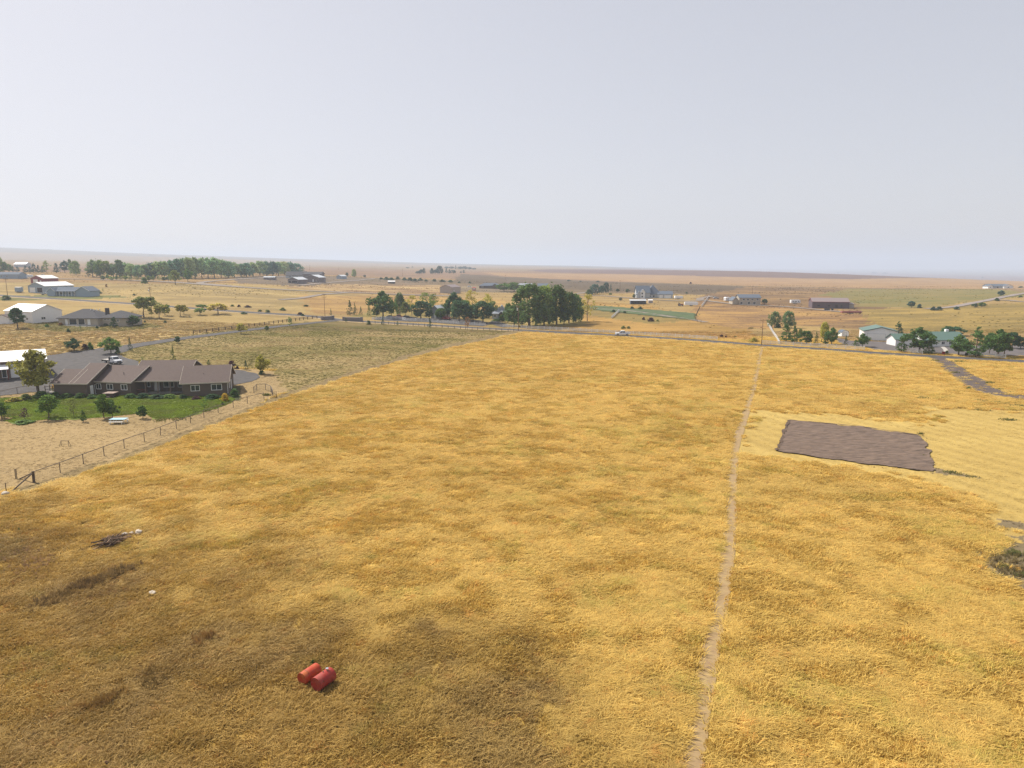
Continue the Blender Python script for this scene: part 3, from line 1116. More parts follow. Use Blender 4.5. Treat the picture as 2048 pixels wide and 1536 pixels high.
TINTS = {
    'weed': (.085, .078, .032),
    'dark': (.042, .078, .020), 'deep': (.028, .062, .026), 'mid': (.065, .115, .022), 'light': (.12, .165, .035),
    'yellow': (.22, .20, .035), 'olive': (.11, .13, .035), 'grey': (.085, .125, .055), 'rust': (.16, .085, .035),
    'maroon': (.045, .018, .022), 'blue': (.032, .07, .055), 'gold': (.30, .22, .03),
}
TREE_N = [0]


def tree(kind, px, py, h, w, tint, label, name=None, cat=None, group=None):
    """a tree whose foot is at (px, py) of the survey, h and w pixels tall and wide there"""
    p = G(px, py)
    k = ppm(p)
    TREE_N[0] += 1
    g = random.Random(TREE_N[0] * 7 + 3)
    cm, tm = proto(kind, TREE_N[0] % 3)
    H, W = h / k, w / k * (1.0 if kind in ('flat', 'spruce') else 1.26)
    name = name or {'pine': 'pine_tree', 'spruce': 'spruce_tree', 'shrub': 'shrub'}.get(kind, 'leafy_tree')
    o = root(name, (p.x, p.y, p.z), g.uniform(0, 6.28), label, cat or ('shrub' if kind == 'shrub' else 'tree'), group)
    c = bpy.data.objects.new('crown', cm)
    t = bpy.data.objects.new('trunk', tm)
    for q in (c, t):
        COL.objects.link(q)
        q.parent = o
        q.scale = (W, W, H)
    if tm and kind != 'shrub':
        t.scale = ((W + H) / 2 * .9, (W + H) / 2 * .9, H)
        t.scale = (W, W, H)
    b = TINTS[tint] if isinstance(tint, str) else tint
    b = tuple(q * 1.75 for q in b)
    v = g.uniform(.85, 1.18)
    c.color = (b[0] * v * g.uniform(.93, 1.08), b[1] * v, b[2] * v, 1)
    return o
# ------------------------------------------------------------------ fences, poles, vehicles, small things
WOODW = mat('white_vinyl', (.70, .70, .69), .6, .06, 3)
WOODB = mat('brown_rail_wood', (.13, .085, .05), .9, .25, 3)
POSTW = mat('weathered_post', (.10, .075, .055), .95, .3, 4)
STEEL = mat('galvanised_pipe', (.13, .10, .08), .7, .25, 4)
WIRE = mat('fence_wire', (.16, .15, .14), .6, .1, 4, metal=.3)
POLEW = mat('pole_wood', (.15, .085, .05), .95, .25, 3, stretch=(4, 4, .4))
RUBBER = mat('tyre_rubber', (.02, .02, .02), .85, .2, 4)
CHROME = mat('wheel_metal', (.40, .40, .41), .35, .1, 4, metal=.7)
VWHITE = mat('white_paint', (.74, .76, .79), .25, .03, 2, spec=.6)
VRED = mat('red_paint', (.30, .025, .02), .3, .08, 2, spec=.6)
VDARK = mat('dark_paint', (.03, .035, .045), .3, .1, 2, spec=.6)
VSILV = mat('silver_paint', (.40, .43, .46), .3, .05, 2, spec=.6)
PLAST = mat('black_plastic', (.02, .02, .022), .6, .1, 3)


def fence_line(pts, spacing, px=True):
    line = spline(GP(pts) if px else pts, .5)
    out, acc = [line[0]], 0
    for a, b in zip(line, line[1:]):
        acc += (b - a).length
        if acc >= spacing:
            out.append(b)
            acc = 0
    return out


def fence(name, pts, label, style, group=None, px=True, spacing=None):
    sp_, ph, pw, rails, rh, rt_, material = {
        'white': (2.44, 1.35, .20, (1.18, .78, .38), .19, .06, WOODW),
        'brown': (2.9, 1.3, .24, (1.08, .55), .17, .06, WOODB),
        'dark': (2.6, 1.25, .14, (1.02, .62, .25), .02, .02, POSTW),
        'pipe': (4.0, 1.45, .12, (1.40,), .10, .10, STEEL),
        'tposts': (5.0, 1.3, .07, (1.15, .8, .45), .012, .012, POSTW),
    }[style]
    sp_ = spacing or sp_
    P = fence_line(pts, sp_, px)
    o = root(name, (P[0].x, P[0].y, Tz(*P[0])), 0, label, 'fence', group)
    oz = o.location
    pm = MB()
    if style == 'pipe':
        pm.tube((0, 0, -.3), (0, 0, ph), pw / 2, n=7)
    else:
        pm.box(-pw / 2, pw / 2, -pw / 2, pw / 2, -.3, ph)
        if style == 'white':
            pm.add([(-.09, -.09, ph), (.09, -.09, ph), (.09, .09, ph), (-.09, .09, ph), (0, 0, ph + .08)], [(3, 2, 1, 0), (0, 1, 4), (1, 2, 4), (2, 3, 4), (3, 0, 4)])
    first = None
    for i, q in enumerate(P):
        if first is None:
            first = pm.out('post', material, o)
            c = first
        else:
            c = bpy.data.objects.new('post', first.data)
            COL.objects.link(c)
            c.parent = o
        c.location = (q.x - oz.x, q.y - oz.y, Tz(*q) - oz.z)
        d = P[min(i + 1, len(P) - 1)] - P[max(i - 1, 0)]
        c.rotation_euler = (RND.gauss(0, .02) if style in ('tposts', 'pipe') else 0, 0, math.atan2(d.y, d.x))
    for zr in rails:
        m = MB()
        for a, b in zip(P, P[1:]):
            A_ = Vector((a.x - oz.x, a.y - oz.y, Tz(*a) - oz.z + zr))
            B_ = Vector((b.x - oz.x, b.y - oz.y, Tz(*b) - oz.z + zr))
            if rh < .03:
                m.tube(A_, B_, rh / 2, n=4, caps=False)
            elif style == 'pipe':
                m.tube(A_, B_, rh / 2, n=7)
            else:
                d = (B_ - A_)
                L_ = d.length
                M = Matrix.Translation(A_) @ Matrix.Rotation(math.atan2(d.y, d.x), 4, 'Z') @ Matrix.Rotation(-math.atan2(d.z, math.hypot(d.x, d.y)), 4, 'Y')
                m.box(0, L_, -rt_ / 2, rt_ / 2, -rh / 2, rh / 2, M=M)
        m.out('wire' if rh < .03 else 'rail', WIRE if rh < .03 else material, o)
    if style == 'pipe':
        m = MB()
        for a, b in zip(P, P[1:]):
            A_ = Vector((a.x - oz.x, a.y - oz.y, Tz(*a) - oz.z))
            B_ = Vector((b.x - oz.x, b.y - oz.y, Tz(*b) - oz.z))
            n = 16
            for k in range(1, n):
                q = A_.lerp(B_, k / n)
                m.tube(q + Vector((0, 0, .05)), q + Vector((0, 0, 1.36)), .006, n=3, caps=False)
            for z in (.08, .3, .52, .74, .96, 1.18):
                m.tube(A_ + Vector((0, 0, z)), B_ + Vector((0, 0, z)), .006, n=3, caps=False)
        w = m.out('wire_mesh', WIRE, o)
        w['kind'] = 'stuff'
    return o


def pole(px, py, h, label, arms=(.96,), arm=2.2, transformer=False, r=.14, rz=.5, group='wooden power poles'):
    p = G(px, py)
    H = h / ppm(p)
    o = root('power_pole', (p.x, p.y, p.z), rz, label, 'power pole', group)
    MB().tube((0, 0, -.5), (0, 0, H), r, r * .62, 9).out('pole', POLEW, o, smooth=True)
    for a in arms:
        z = H * a
        c = MB().box(-arm / 2, arm / 2, -.14 - r, -.02 - r * .7, z - .07, z + .07).out('crossarm', POLEW, o)
        for x in (-arm / 2 + .12, -arm / 5, arm / 5, arm / 2 - .12):
            MB().tube((x, -.08 - r, z + .07), (x, -.08 - r, z + .27), .05, .03, 6).out('insulator', CONC, c)
        b = MB()
        b.tube((-arm * .3, -.09 - r, z - .06), (0, -.09 - r, z - .75), .02, n=4)
        b.tube((arm * .3, -.09 - r, z - .06), (0, -.09 - r, z - .75), .02, n=4)
        b.out('brace', STEEL, c)
    if transformer:
        t = MB().tube((-.42, -.1, H * .80), (-.42, -.1, H * .80 + .95), .24, n=12)
        t.tube((-.42, -.1, H * .80 + .95), (-.42, -.1, H * .80 + 1.02), .2, .08, n=12)
        t.out('transformer', MET_ROOFG, o, smooth=False)
    return o


def wheels(o, pos, r=.39, w=.26):
    first = None
    for x, y in pos:
        if first is None:
            m = MB().tube((0, -w / 2, 0), (0, w / 2, 0), r, n=18)
            c = m.out('wheel', RUBBER, o)
            rim = MB().tube((0, -w / 2 - .012, 0), (0, w / 2 + .012, 0), r * .6, n=14).out('rim', CHROME, c)
            first = (c, rim)
        else:
            c = bpy.data.objects.new('wheel', first[0].data)
            r2 = bpy.data.objects.new('rim', first[1].data)
            for q in (c, r2):
                COL.objects.link(q)
            r2.parent = c
            c.parent = o
        c.location = (x, y, r)


def vehicle(name, p, rz, label, cat, paint, style='pickup', group=None, lz=0.14):
    """a car body from a side outline; +x is the front"""
    o = root(name, (p.x, p.y, p.z + lz), rz, label, cat, group)
    W = .96
    if style == 'pickup':
        body = [(-2.85, .55), (-2.9, 1.05), (-2.86, 1.12), (-.95, 1.14), (.98, 1.14), (2.55, 1.06), (2.85, .95), (2.88, .52), (2.3, .42), (-2.3, .46)]
        cabp = [(-1.02, 1.13), (-.88, 1.84), (-.72, 1.92), (.38, 1.93), (.62, 1.86), (1.42, 1.15)]
        wx = (1.85, -1.72)
    elif style == 'suv':
        body = [(-2.3, .5), (-2.38, 1.0), (-2.3, 1.12), (.9, 1.10), (2.1, 1.0), (2.35, .85), (2.35, .45), (1.9, .36), (-1.9, .36)]
        cabp = [(-2.26, 1.11), (-2.05, 1.62), (-1.85, 1.70), (.1, 1.70), (.3, 1.64), (1.05, 1.09)]
        wx = (1.42, -1.4)
    elif style == 'flatbed':
        body = [(.35, .60), (.35, 1.28), (1.62, 1.28), (2.75, 1.20), (3.0, 1.06), (3.02, .52), (2.4, .46)]
        cabp = [(.38, 1.27), (.42, 1.96), (.55, 2.05), (1.15, 2.05), (1.36, 1.98), (2.0, 1.27)]
        wx = (2.05, -1.75)
    else:
        body = [(-2.1, .42), (-2.15, .85), (-1.95, .98), (.9, .96), (2.0, .82), (2.15, .6), (2.12, .35), (-2.0, .35)]
        cabp = [(-1.75, .97), (-1.2, 1.38), (-.9, 1.43), (.0, 1.43), (.2, 1.38), (.95, .95)]
        wx = (1.32, -1.32)
    b = MB()
    b.prism(body[::-1], -W, W)
    bo = b.out('body', paint, o, bevel=.06)
    if style == 'pickup':
        # open load bed sunk into the body: floor plate and dark lining, side rails
        MB().box(-2.78, -1.08, -W + .12, W - .12, 1.142, 1.150).out('load_bed', PLAST, o)
        for s in (-1, 1):
            MB().box(-2.86, -1.05, s * (W - .10) - .05, s * (W - .10) + .05, 1.15, 1.28).out('bed_rail', paint, o)
        MB().box(-2.90, -2.80, -W + .06, W - .06, 1.13, 1.28).out('tailgate', paint, o)
    if style == 'flatbed':
        MB().box(-3.3, .18, -1.15, 1.15, .98, 1.10).out('flat_bed', mat('worn_deck', (.33, .31, .29), .8, .2, 2), o)
        MB().box(-3.2, .3, -.42, .42, .62, .96).out('chassis', PLAST, o)
        MB().box(.10, .20, -1.1, 1.1, 1.102, 1.85).out('headboard', PLAST, o)
        MB().box(-3.36, -3.31, -1.1, 1.1, .6, 1.0).out('bumper', PLAST, o)
    # cabin narrows to the roof
    n = len(cabp)
    zt = max(z for _, z in cabp)
    zb = min(z for _, z in cabp)
    V = []
    for s in (-1, 1):
        for x, z in cabp:
            V.append((x, s * (W - .03 - .17 * (z - zb) / (zt - zb)), z))
    F = [tuple(range(n - 1, -1, -1)), tuple(range(n, 2 * n))] + [(i, (i + 1) % n, (i + 1) % n + n, i + n) for i in range(n)]
    MB().add(V, [f[::-1] for f in F]).out('cab', paint, o, bevel=.04)
    # glass: side panes, windscreen and back light, a little proud of the cabin
    def cabw(z):
        return W - .03 - .17 * (z - zb) / (zt - zb)
    za, zc = zb + .08, zt - .14
    def interp(z, front):
        ps = cabp if not front else cabp[::-1]
        for (x0, z0), (x1, z1) in zip(ps, ps[1:]):
            if z0 <= z <= z1 and z1 > z0:
                return x0 + (x1 - x0) * (z - z0) / (z1 - z0)
        return ps[0][0]
    xb0, xb1 = interp(za, False) + .12, interp(zc, False) + .12
    xf0, xf1 = interp(za, True) - .14, interp(zc, True) - .12
    mid0, mid1 = (xb0 + xf0) / 2 - .05, (xb1 + xf1) / 2 - .05
    for s in (-1, 1):
        for (a0, a1, c0, c1) in (((xb0, xb1, mid0 - .05, mid1 - .05)), ((mid0 + .05, mid1 + .05, xf0, xf1))):
            q = [(a0, s * (cabw(za) + .012), za), (c0, s * (cabw(za) + .012), za), (c1, s * (cabw(zc) + .012), zc), (a1, s * (cabw(zc) + .012), zc)]
            q2 = [(x, y - s * .02, z) for x, y, z in q]
            MB().add(q + q2, [(0, 1, 2, 3), (7, 6, 5, 4), (0, 4, 5, 1), (1, 5, 6, 2), (2, 6, 7, 3), (3, 7, 4, 0)]).out('side_window', GLASS, o)
    for fr, nm in ((True, 'windscreen'), (False, 'rear_window')):
        x0_, x1_ = interp(za, fr), interp(zc, fr)
        dx = .015 if fr else -.015
        q = [(x0_ + dx, -cabw(za) + .1, za), (x0_ + dx, cabw(za) - .1, za), (x1_ + dx, cabw(zc) - .1, zc), (x1_ + dx, -cabw(zc) + .1, zc)]
        q2 = [(x - dx * 1.5, y, z) for x, y, z in q]
        MB().add(q + q2, [(0, 1, 2, 3), (7, 6, 5, 4), (0, 4, 5, 1), (1, 5, 6, 2), (2, 6, 7, 3), (3, 7, 4, 0)]).out(nm, GLASS, o)
    xf = body[-4][0] if style == 'pickup' else max(x for x, _ in body)
    xf = max(x for x, _ in body)
    xr = min(x for x, _ in body)
    for s in (-1, 1):
        MB().box(xf - .08, xf + .02, s * .74 - .16, s * .74 + .16, .72, .90).out('headlight', mat('lamp_glass', (.7, .7, .68), .15, .03, 4), o)
        if style != 'flatbed':
            MB().box(xr - .02, xr + .05, s * .85 - .08, s * .85 + .08, .70, 1.0).out('tail_light', mat('tail_lamp', (.35, .02, .02), .3, .05, 4), o)
        MB().box(cabp[-1][0] - .35, cabp[-1][0] - .2, s * (W + .12) - .1, s * (W + .12) + .1, zb + .03, zb + .25).out('wing_mirror', PLAST, o)
    MB().box(xf - .06, xf + .05, -.9, .9, .40, .60).out('bumper', CHROME if style == 'pickup' else PLAST, o)
    MB().box(xf - .02, xf + .015, -.55, .55, .64, .92).out('grille', PLAST, o)
    wheels(o, [(x, s * (W - .10)) for x in wx for s in (-1, 1)], r=.42 if style in ('pickup', 'flatbed') else .34)
    return o


def camper(px, py, length, label, heading=0.0, h=2.6, paint=None, name='travel_trailer', cat='travel trailer', stripe=True, deep=2.3):
    p = G(px, py)
    o = root(name, (p.x, p.y, p.z), heading, label, cat)
    paint = paint or VWHITE
    L_ = length
    m = MB().prism([(-L_ / 2, .55), (L_ / 2 - .3, .5), (L_ / 2, 1.1), (L_ / 2, h - .5), (L_ / 2 - .35, h), (-L_ / 2 + .15, h), (-L_ / 2, h - .2)], -deep / 2, deep / 2)
    m.out('body', paint, o, bevel=.06)
    if stripe:
        MB().box(-L_ / 2 + .1, L_ / 2 - .4, -deep / 2 - .012, -deep / 2 + .005, .95, 1.15).out('stripe', VSILV, o)
        for x in (-L_ * .3, 0.1, L_ * .28):
            MB().box(x - .35, x + .35, -deep / 2 - .02, -deep / 2 + .005, 1.45, 2.0).out('window', GLASS, o)
        MB().box(-L_ * .14, -L_ * .14 + .6, -deep / 2 - .02, -deep / 2 + .005, .65, 2.05).out('door', VSILV, o)
    MB().tube((L_ / 2 - .2, 0, .5), (L_ / 2 + .9, 0, .48), .05).out('hitch', PLAST, o)
    wheels(o, [(-.4, -deep / 2 + .12), (-.4, deep / 2 - .12), (.45, -deep / 2 + .12), (.45, deep / 2 - .12)], r=.33, w=.2)
    return o


def rock(name, loc, s, label, material, seed, group=None, parent=None):
    g = random.Random(seed)
    bm = bmesh.new()
    bmesh.ops.create_icosphere(bm, subdivisions=3, radius=1)
    off = Vector((g.random() * 50, g.random() * 50, 0))
    for v in bm.verts:
        n = noise.noise(v.co * 1.1 + off) * .45 + noise.noise(v.co * 3 + off) * .14
        v.co *= 1 + n
        v.co.x *= s[0]; v.co.y *= s[1]; v.co.z *= s[2]
    me = bpy.data.meshes.new(name)
    bm.to_mesh(me)
    bm.free()
    me.materials.append(material)
    o = bpy.data.objects.new(name, me)
    COL.objects.link(o)
    o.location = loc
    o.rotation_euler = (0, 0, g.uniform(0, 6))
    if parent:
        o.parent = parent
    else:
        tag(o, label, 'rock', group)
    return o


def tank(px, py, rz, label, paint, L_=1.65, r=.48, fitting=True, tank_x=0):
    p = G(px, py)
    o = root('fuel_tank', (p.x, p.y, p.z), rz, label, 'fuel tank', 'rusty fuel tanks lying in the grass')
    zc = r + .10
    # shell with slightly domed, rimmed ends
    prof = [(-L_ / 2 + .015, 0), (-L_ / 2 - .01, r * .55), (-L_ / 2 + .0, r * .92), (-L_ / 2 - .02, r * .985), (-L_ / 2 + .02, r)]
    prof += [(-L_ / 2 + .05, r), (-.02, r), (0, r * 1.008), (.02, r)]
    prof += [(-x, rr_) for x, rr_ in prof[4::-1]]
    n = 40
    V, F = [], []
    for i, (x, rr_) in enumerate(prof):
        for k in range(n):
            t = 2 * math.pi * k / n
            V.append((x, rr_ * math.cos(t), zc + rr_ * math.sin(t)))
    for i in range(len(prof) - 1):
        for k in range(n):
            F.append((i * n + k, i * n + (k + 1) % n, (i + 1) * n + (k + 1) % n, (i + 1) * n + k))
    s = link_mesh('shell', V, [f[::-1] for f in F], paint, o, True)
    md = s.modifiers.new('edges', 'EDGE_SPLIT')
    md.split_angle = R(40)
    for sx in (-.5, .5):
        m = MB().box(sx - .05, sx + .05, -r * .8, r * .8, 0, .16)
        m.box(sx - .05, sx + .05, -r * .8, -r * .7, .1, .3)
        m.box(sx - .05, sx + .05, r * .7, r * .8, .1, .3)
        m.out('skid', mat('rusty_angle', (.10, .045, .03), .9, .3, 5), o)
    if fitting:
        f = MB().tube((.35, 0, zc + r - .03), (.35, 0, zc + r + .10), .07, .07, 12)
        f.tube((.35, 0, zc + r + .10), (.35, 0, zc + r + .13), .10, .10, 12)
        f.out('filler_cap', mat('bright_cap', (.55, .55, .56), .3, .1, 5, metal=.8), o)
        MB().tube((.05, .06, zc + r - .04), (.05, .06, zc + r + .03), .045, .045, 10).out('bung', PLAST, o)
    return o


def rusty(name, base, faded, rust):
    m, nt, p = new_mat(name)
    N, L = nt.nodes.new, nt.links.new
    tc = N('ShaderNodeTexCoord')
    def nz(s, d=6, r_=.6):
        n = N('ShaderNodeTexNoise')
        n.inputs['Scale'].default_value = s
        n.inputs['Detail'].default_value = d
        n.inputs['Roughness'].default_value = r_
        L(tc.outputs['Object'], n.inputs['Vector'])
        return n.outputs['Fac']
    def ramp(f, a, b):
        r_ = N('ShaderNodeMapRange')
        r_.inputs['From Min'].default_value = a
        r_.inputs['From Max'].default_value = b
        L(f, r_.inputs['Value'])
        return r_.outputs[0]
    def mix(f, a, b):
        x = N('ShaderNodeMix'); x.data_type = 'RGBA'
        L(f, x.inputs['Factor'])
        for k, v in (('A', a), ('B', b)):
            if isinstance(v, tuple):
                x.inputs[k].default_value = (*v, 1)
            else:
                L(v, x.inputs[k])
        return x.outputs['Result']
    c = mix(ramp(nz(1.6), .42, .62), base, faded)
    c = mix(ramp(nz(4.5, 8, .75), .55, .63), c, rust)
    L(c, p.inputs['Base Color'])
    p.inputs['Roughness'].default_value = .6
    p.inputs['Specular IOR Level'].default_value = .4
    return m
# ------------------------------------------------------------------ buildings
def far_root(name, px, py, wpx, label, rz=0.0, cat='house', group=None):
    """root at the left foot of a distant building, and its width in metres"""
    p = G(px, py)
    k = ppm(p)
    o = root(name, (p.x, p.y, p.z), rz, label, cat, group)
    return o, wpx / k / math.cos(rz), k


def sit(o, x, y, w, d):
    """lower a block's floor to the lowest ground below it"""
    zs = [Tz(*(o.matrix_basis @ Vector((a, b, 0))).xy) for a in (x, x + w) for b in (y, y + d)]
    return max(zs) - o.location.z


# --- the long brown-roofed house on the left, a bent row of wings
L0, A0, W0 = front((109, 792), (171, 793))
house = root('ranch_house', (L0.x, L0.y, L0.z), A0, 'long brown-roofed ranch house with tan walls and a deep shaded porch behind a green lawn', 'house')
inv = house.matrix_basis.inverted()


def wing(pl, pr):
    a, b = inv @ G(*pl), inv @ G(*pr)
    return a, b


def sub(name, a, b):
    """a wing of the house turned to its own line: an Empty would add a level, so geometry is built straight in place"""
    v = b - a
    return Matrix.Translation(Vector((a.x, a.y, 0))) @ Matrix.Rotation(math.atan2(v.y, v.x), 4, 'Z'), Vector((v.x, v.y)).length


class Turned:
    """children built in a wing's own frame, then carried into the house's frame"""
    def __init__(self, rt, M):
        self.rt, self.M = rt, M
        self.before = None

    def __enter__(self):
        self.before = set(self.rt.children)
        return self

    def __exit__(self, *a):
        for c in self.rt.children:
            if c not in self.before:
                c.matrix_local = self.M @ c.matrix_local


def kids(rt):
    return [c for c in bpy.data.objects if c.parent == rt]


def turned(rt, M, fn):
    b = set(c.name for c in kids(rt))
    fn()
    for c in kids(rt):
        if c.name not in b:
            c.matrix_local = M @ c.matrix_local


TRIM = mat('tan_trim', (.46, .41, .35), .7, .06, 2)


def garage_wing():
    b1 = block(house, 0, 0, W0 * .62, 9.5, 2.85, 2.1, 'x', SID_TAN, SH_BROWN, .5, fascia=TRIM)
    b2 = block(house, W0 * .62 + .05, -.03, W0 * .38 + .4, 14.2, 2.85, 3.1, 'x', SID_TAN, SH_BROWN, .5, fascia=TRIM)
    opening(house, b2, 'r', 1.1, 0, 1.0, 2.1, 'door')
    opening(house, b2, 'r', 2.6, 0, .95, 2.1, 'dark')


garage_wing()
a, b = wing((186, 787), (263, 790.5))
M1, W1 = sub('bed', a, b)


def bedroom_wing():
    bl = block(house, .0, 0, W1, 11, 2.85, 2.5, 'x', SID_TAN, SH_BROWN, .5, fascia=TRIM)
    for px_, w in ((.17, 1.25), (.46, 1.55), (.83, 1.55)):
        opening(house, bl, 'f', W1 * px_ - w / 2, 1.05, w, 1.25, 'window')
    MB().tube((W1 * .66, 2.2, 4.0), (W1 * .66, 2.2, 4.55), .06, n=8).out('vent_pipe', DARKT, house)


turned(house, M1, bedroom_wing)
a, b = wing((264, 787.5), (368, 786.5))
M2, W2 = sub('porch', a, b)


def porch_wing():
    # walls stand back under the roof, posts carry the eave
    bl = block(house, .3, 3.2, W2 - .3, 9.4, 2.85, 0.01, 'x', SID_TAN, SH_BROWN, 0, walls=True)
    block(house, 0, 0, W2, 13.4, 2.9, 3.3, 'x', SID_TAN, SH_BROWN, .5, fascia=TRIM, walls=False)
    for s in (0, 1):
        x = .06 if s == 0 else W2 - .16
        m = MB()
        m.add([(x, 0.1, 2.8), (x, 13.3, 2.8), (x, 6.7, 6.05), (x + .1, .1, 2.8), (x + .1, 13.3, 2.8), (x + .1, 6.7, 6.05)], [(0, 2, 1), (3, 4, 5), (0, 1, 4, 3), (1, 2, 5, 4), (2, 0, 3, 5)])
        m.out('gable', SID_TAN, house)
    for i in range(5):
        x = .25 + i * (W2 - .5) / 4
        MB().box(x - .1, x + .1, .1, .3, -.4, 2.9).out('porch_post', mat('porch_post', (.20, .15, .12), .8, .1, 2), house)
    MB().box(0, W2, 0, 3.2, -.4, .06).out('porch_floor', CONC, house)
    opening(house, bl, 'f', W2 * .28, .1, 1.1, 2.15, 'door')
    opening(house, bl, 'f', W2 * .46, .8, 2.3, 1.5, 'window')
    opening(house, bl, 'f', W2 * .74, .8, 2.2, 1.5, 'window')
    opening(house, bl, 'f', W2 * .08, .9, 1.4, 1.3, 'window')
    r_ = MB().box(.3, W2 * .25, .14, .2, .85, .95)
    for i in range(14):
        r_.box(.35 + i * .22, .38 + i * .22, .15, .19, .1, .85)
    r_.out('porch_railing', mat('porch_rail', (.22, .07, .05), .8, .2, 3), house)


turned(house, M2, porch_wing)
a, b = wing((367, 793), (456, 788.6))
M3, W3 = sub('right', a, b)


def right_wing():
    bl = block(house, 0, 0, W3, 11.4, 2.85, 2.65, 'x', SID_TAN, SH_BROWN, .5, fascia=TRIM)
    opening(house, bl, 'f', W3 * .17, 1.0, 1.8, 1.3, 'window')
    opening(house, bl, 'f', W3 * .63, 1.0, 2.15, 1.35, 'window')
    opening(house, bl, 'r', 2.6, .9, 1.2, 1.4, 'window')
    opening(house, bl, 'r', 6.0, .1, 1.0, 2.1, 'door')
    MB().box(W3 - .02, W3 + .05, -.06, .06, .2, 2.8).out('downpipe', WHITE, house)
    MB().tube((W3 * .44, 2.6, 3.8), (W3 * .44, 2.6, 4.4), .06, n=8).out('vent_pipe', DARKT, house)


turned(house, M3, right_wing)

# --- white shop by the gravel yard at the left edge
p = G(93, 752)
WZ = .62
wl = 19.0
q = p - Vector((math.cos(WZ), math.sin(WZ), 0)) * wl
o = root('workshop', (q.x, q.y, Tz(q.x, q.y)), WZ, 'white-roofed workshop with pale roll-up doors at the gravel yard', 'workshop')
BR = mat('brown_wainscot', (.15, .11, .09), .8, .15, 2)
bl = block(o, 0, 0, wl, 12, 3.9, 1.7, 'x', BR, MET_ROOFW, .5, fascia=mat('tan_fascia', (.30, .25, .21), .7, .05, 2))
opening(o, bl, 'f', wl - 6.9, 0, 2.6, 3.1, 'garage')
opening(o, bl, 'f', wl - 3.7, 0, 2.6, 3.1, 'garage')
x0_ = wl - 14.5
MB().add([(x0_, -2.8, 2.35), (wl - 7.2, -2.8, 2.35), (wl - 7.2, -.05, 3.1), (x0_, -.05, 3.1), (x0_, -2.8, 2.47), (wl - 7.2, -2.8, 2.47), (wl - 7.2, -.05, 3.22), (x0_, -.05, 3.22)],
         [(3, 2, 1, 0), (4, 5, 6, 7), (0, 1, 5, 4), (1, 2, 6, 5), (2, 3, 7, 6), (3, 0, 4, 7)]).out('porch_roof', MET_ROOFW, o)
for x in (x0_ + .2, wl - 10.5, wl - 7.4):
    MB().box(x - .12, x + .12, -2.7, -2.46, -.3, 2.36).out('porch_post', mat('red_post', (.14, .04, .03), .8, .1, 3), o)
opening(o, bl, 'f', wl - 10.2, 0, 1.0, 2.1, 'door')
opening(o, bl, 'f', wl - 8.6, .1, 1.0, 2.0, 'window')

# --- spa under its brown cover, beside the bedroom wing
p = G(222, 794)
o = root('hot_tub', (p.x, p.y, p.z), A0 + .05, 'brown hot tub with a tan folding cover against the house wall', 'hot tub')
MB().box(-1.1, 1.1, -1.05, 1.05, 0, .85).out('cabinet', mat('tub_cabinet', (.06, .035, .03), .7, .2, 3), o, bevel=.04)
MB().box(-1.15, -.01, -1.1, 1.1, .86, .98).out('cover', mat('tub_cover', (.26, .19, .16), .7, .1, 3), o, bevel=.03)
MB().box(.01, 1.15, -1.1, 1.1, .86, .98).out('cover', MATS['tub_cover'], o, bevel=.03)
MB().box(-.5, .5, -1.55, -1.1, 0, .35).out('step', BR, o)

# --- white shop and dark hip-roofed house beyond the gravel yard
o, w, k = far_root('metal_shop', 66, 647, 58, 'tall white metal shop with a pale roof beside the hip-roofed house', .40, 'shop')
o.rotation_euler.z = 1.13
bl = block(o, 0, 0, 11.4, 17.5, 4.4, 2.4, 'y', MET_WHITE, MET_ROOFW, .35)
opening(o, bl, 'f', 3.2, 1.2, 1.7, 1.1, 'window')
opening(o, bl, 'l', 13.5, 1.2, 1.4, 1.0, 'window')
MB().tube((2.8, 9, 5.0), (2.8, 9, 6.6), .10, n=8).out('vent_pipe', STEEL, o)
o, w, k = far_root('garden_shed', -8, 648, 25, 'small white shed with a brown gable roof left of the tall shop', .05, 'shed')
block(o, 0, 0, w, 5, 2.4, 1.0, 'y', MET_WHITE, SH_BROWN, .25)

o, w, k = far_root('bungalow', 118, 650, 80, 'tan bungalow with a dark hipped roof, black chimney and patio', -.04, 'house')
bl = block(o, 0, 0, w, 12, 2.7, 2.9, 'hip', SID_CREAM, SH_GREY, .6)
bl2 = block(o, w - .5, 2.2, w * .66, 11, 2.7, 2.2, 'hip', SID_CREAM, SH_GREY, .6)
opening(o, bl, 'f', w * .17, .1, .95, 2.1, 'door')
opening(o, bl, 'f', w * .27, .1, 3.0, 2.3, 'dark', fill=GLASS)
opening(o, bl, 'f', w * .50, .1, 2.6, 2.3, 'dark', fill=GLASS)
opening(o, bl, 'f', w * .74, .1, 1.1, 2.1, 'door')
opening(o, bl2, 'f', w * .09, 1.7, 2.6, .5, 'window')
opening(o, bl2, 'f', w * .42, 1.0, 1.1, 1.2, 'window')
MB().box(w * .98, w * .98 + 1.1, 5.5, 6.6, 2.5, 6.1).out('chimney', DARKT, o)
for i in range(4):
    MB().box(w * (.62 + i * .08), w * (.62 + i * .08) + .25, 5.0, 5.2, 5.2, 5.75).out('roof_vent', WHITE, o)
MB().box(w * .02, w * .98, -.6, 0, -.3, .08).out('patio_slab', CONC, o)

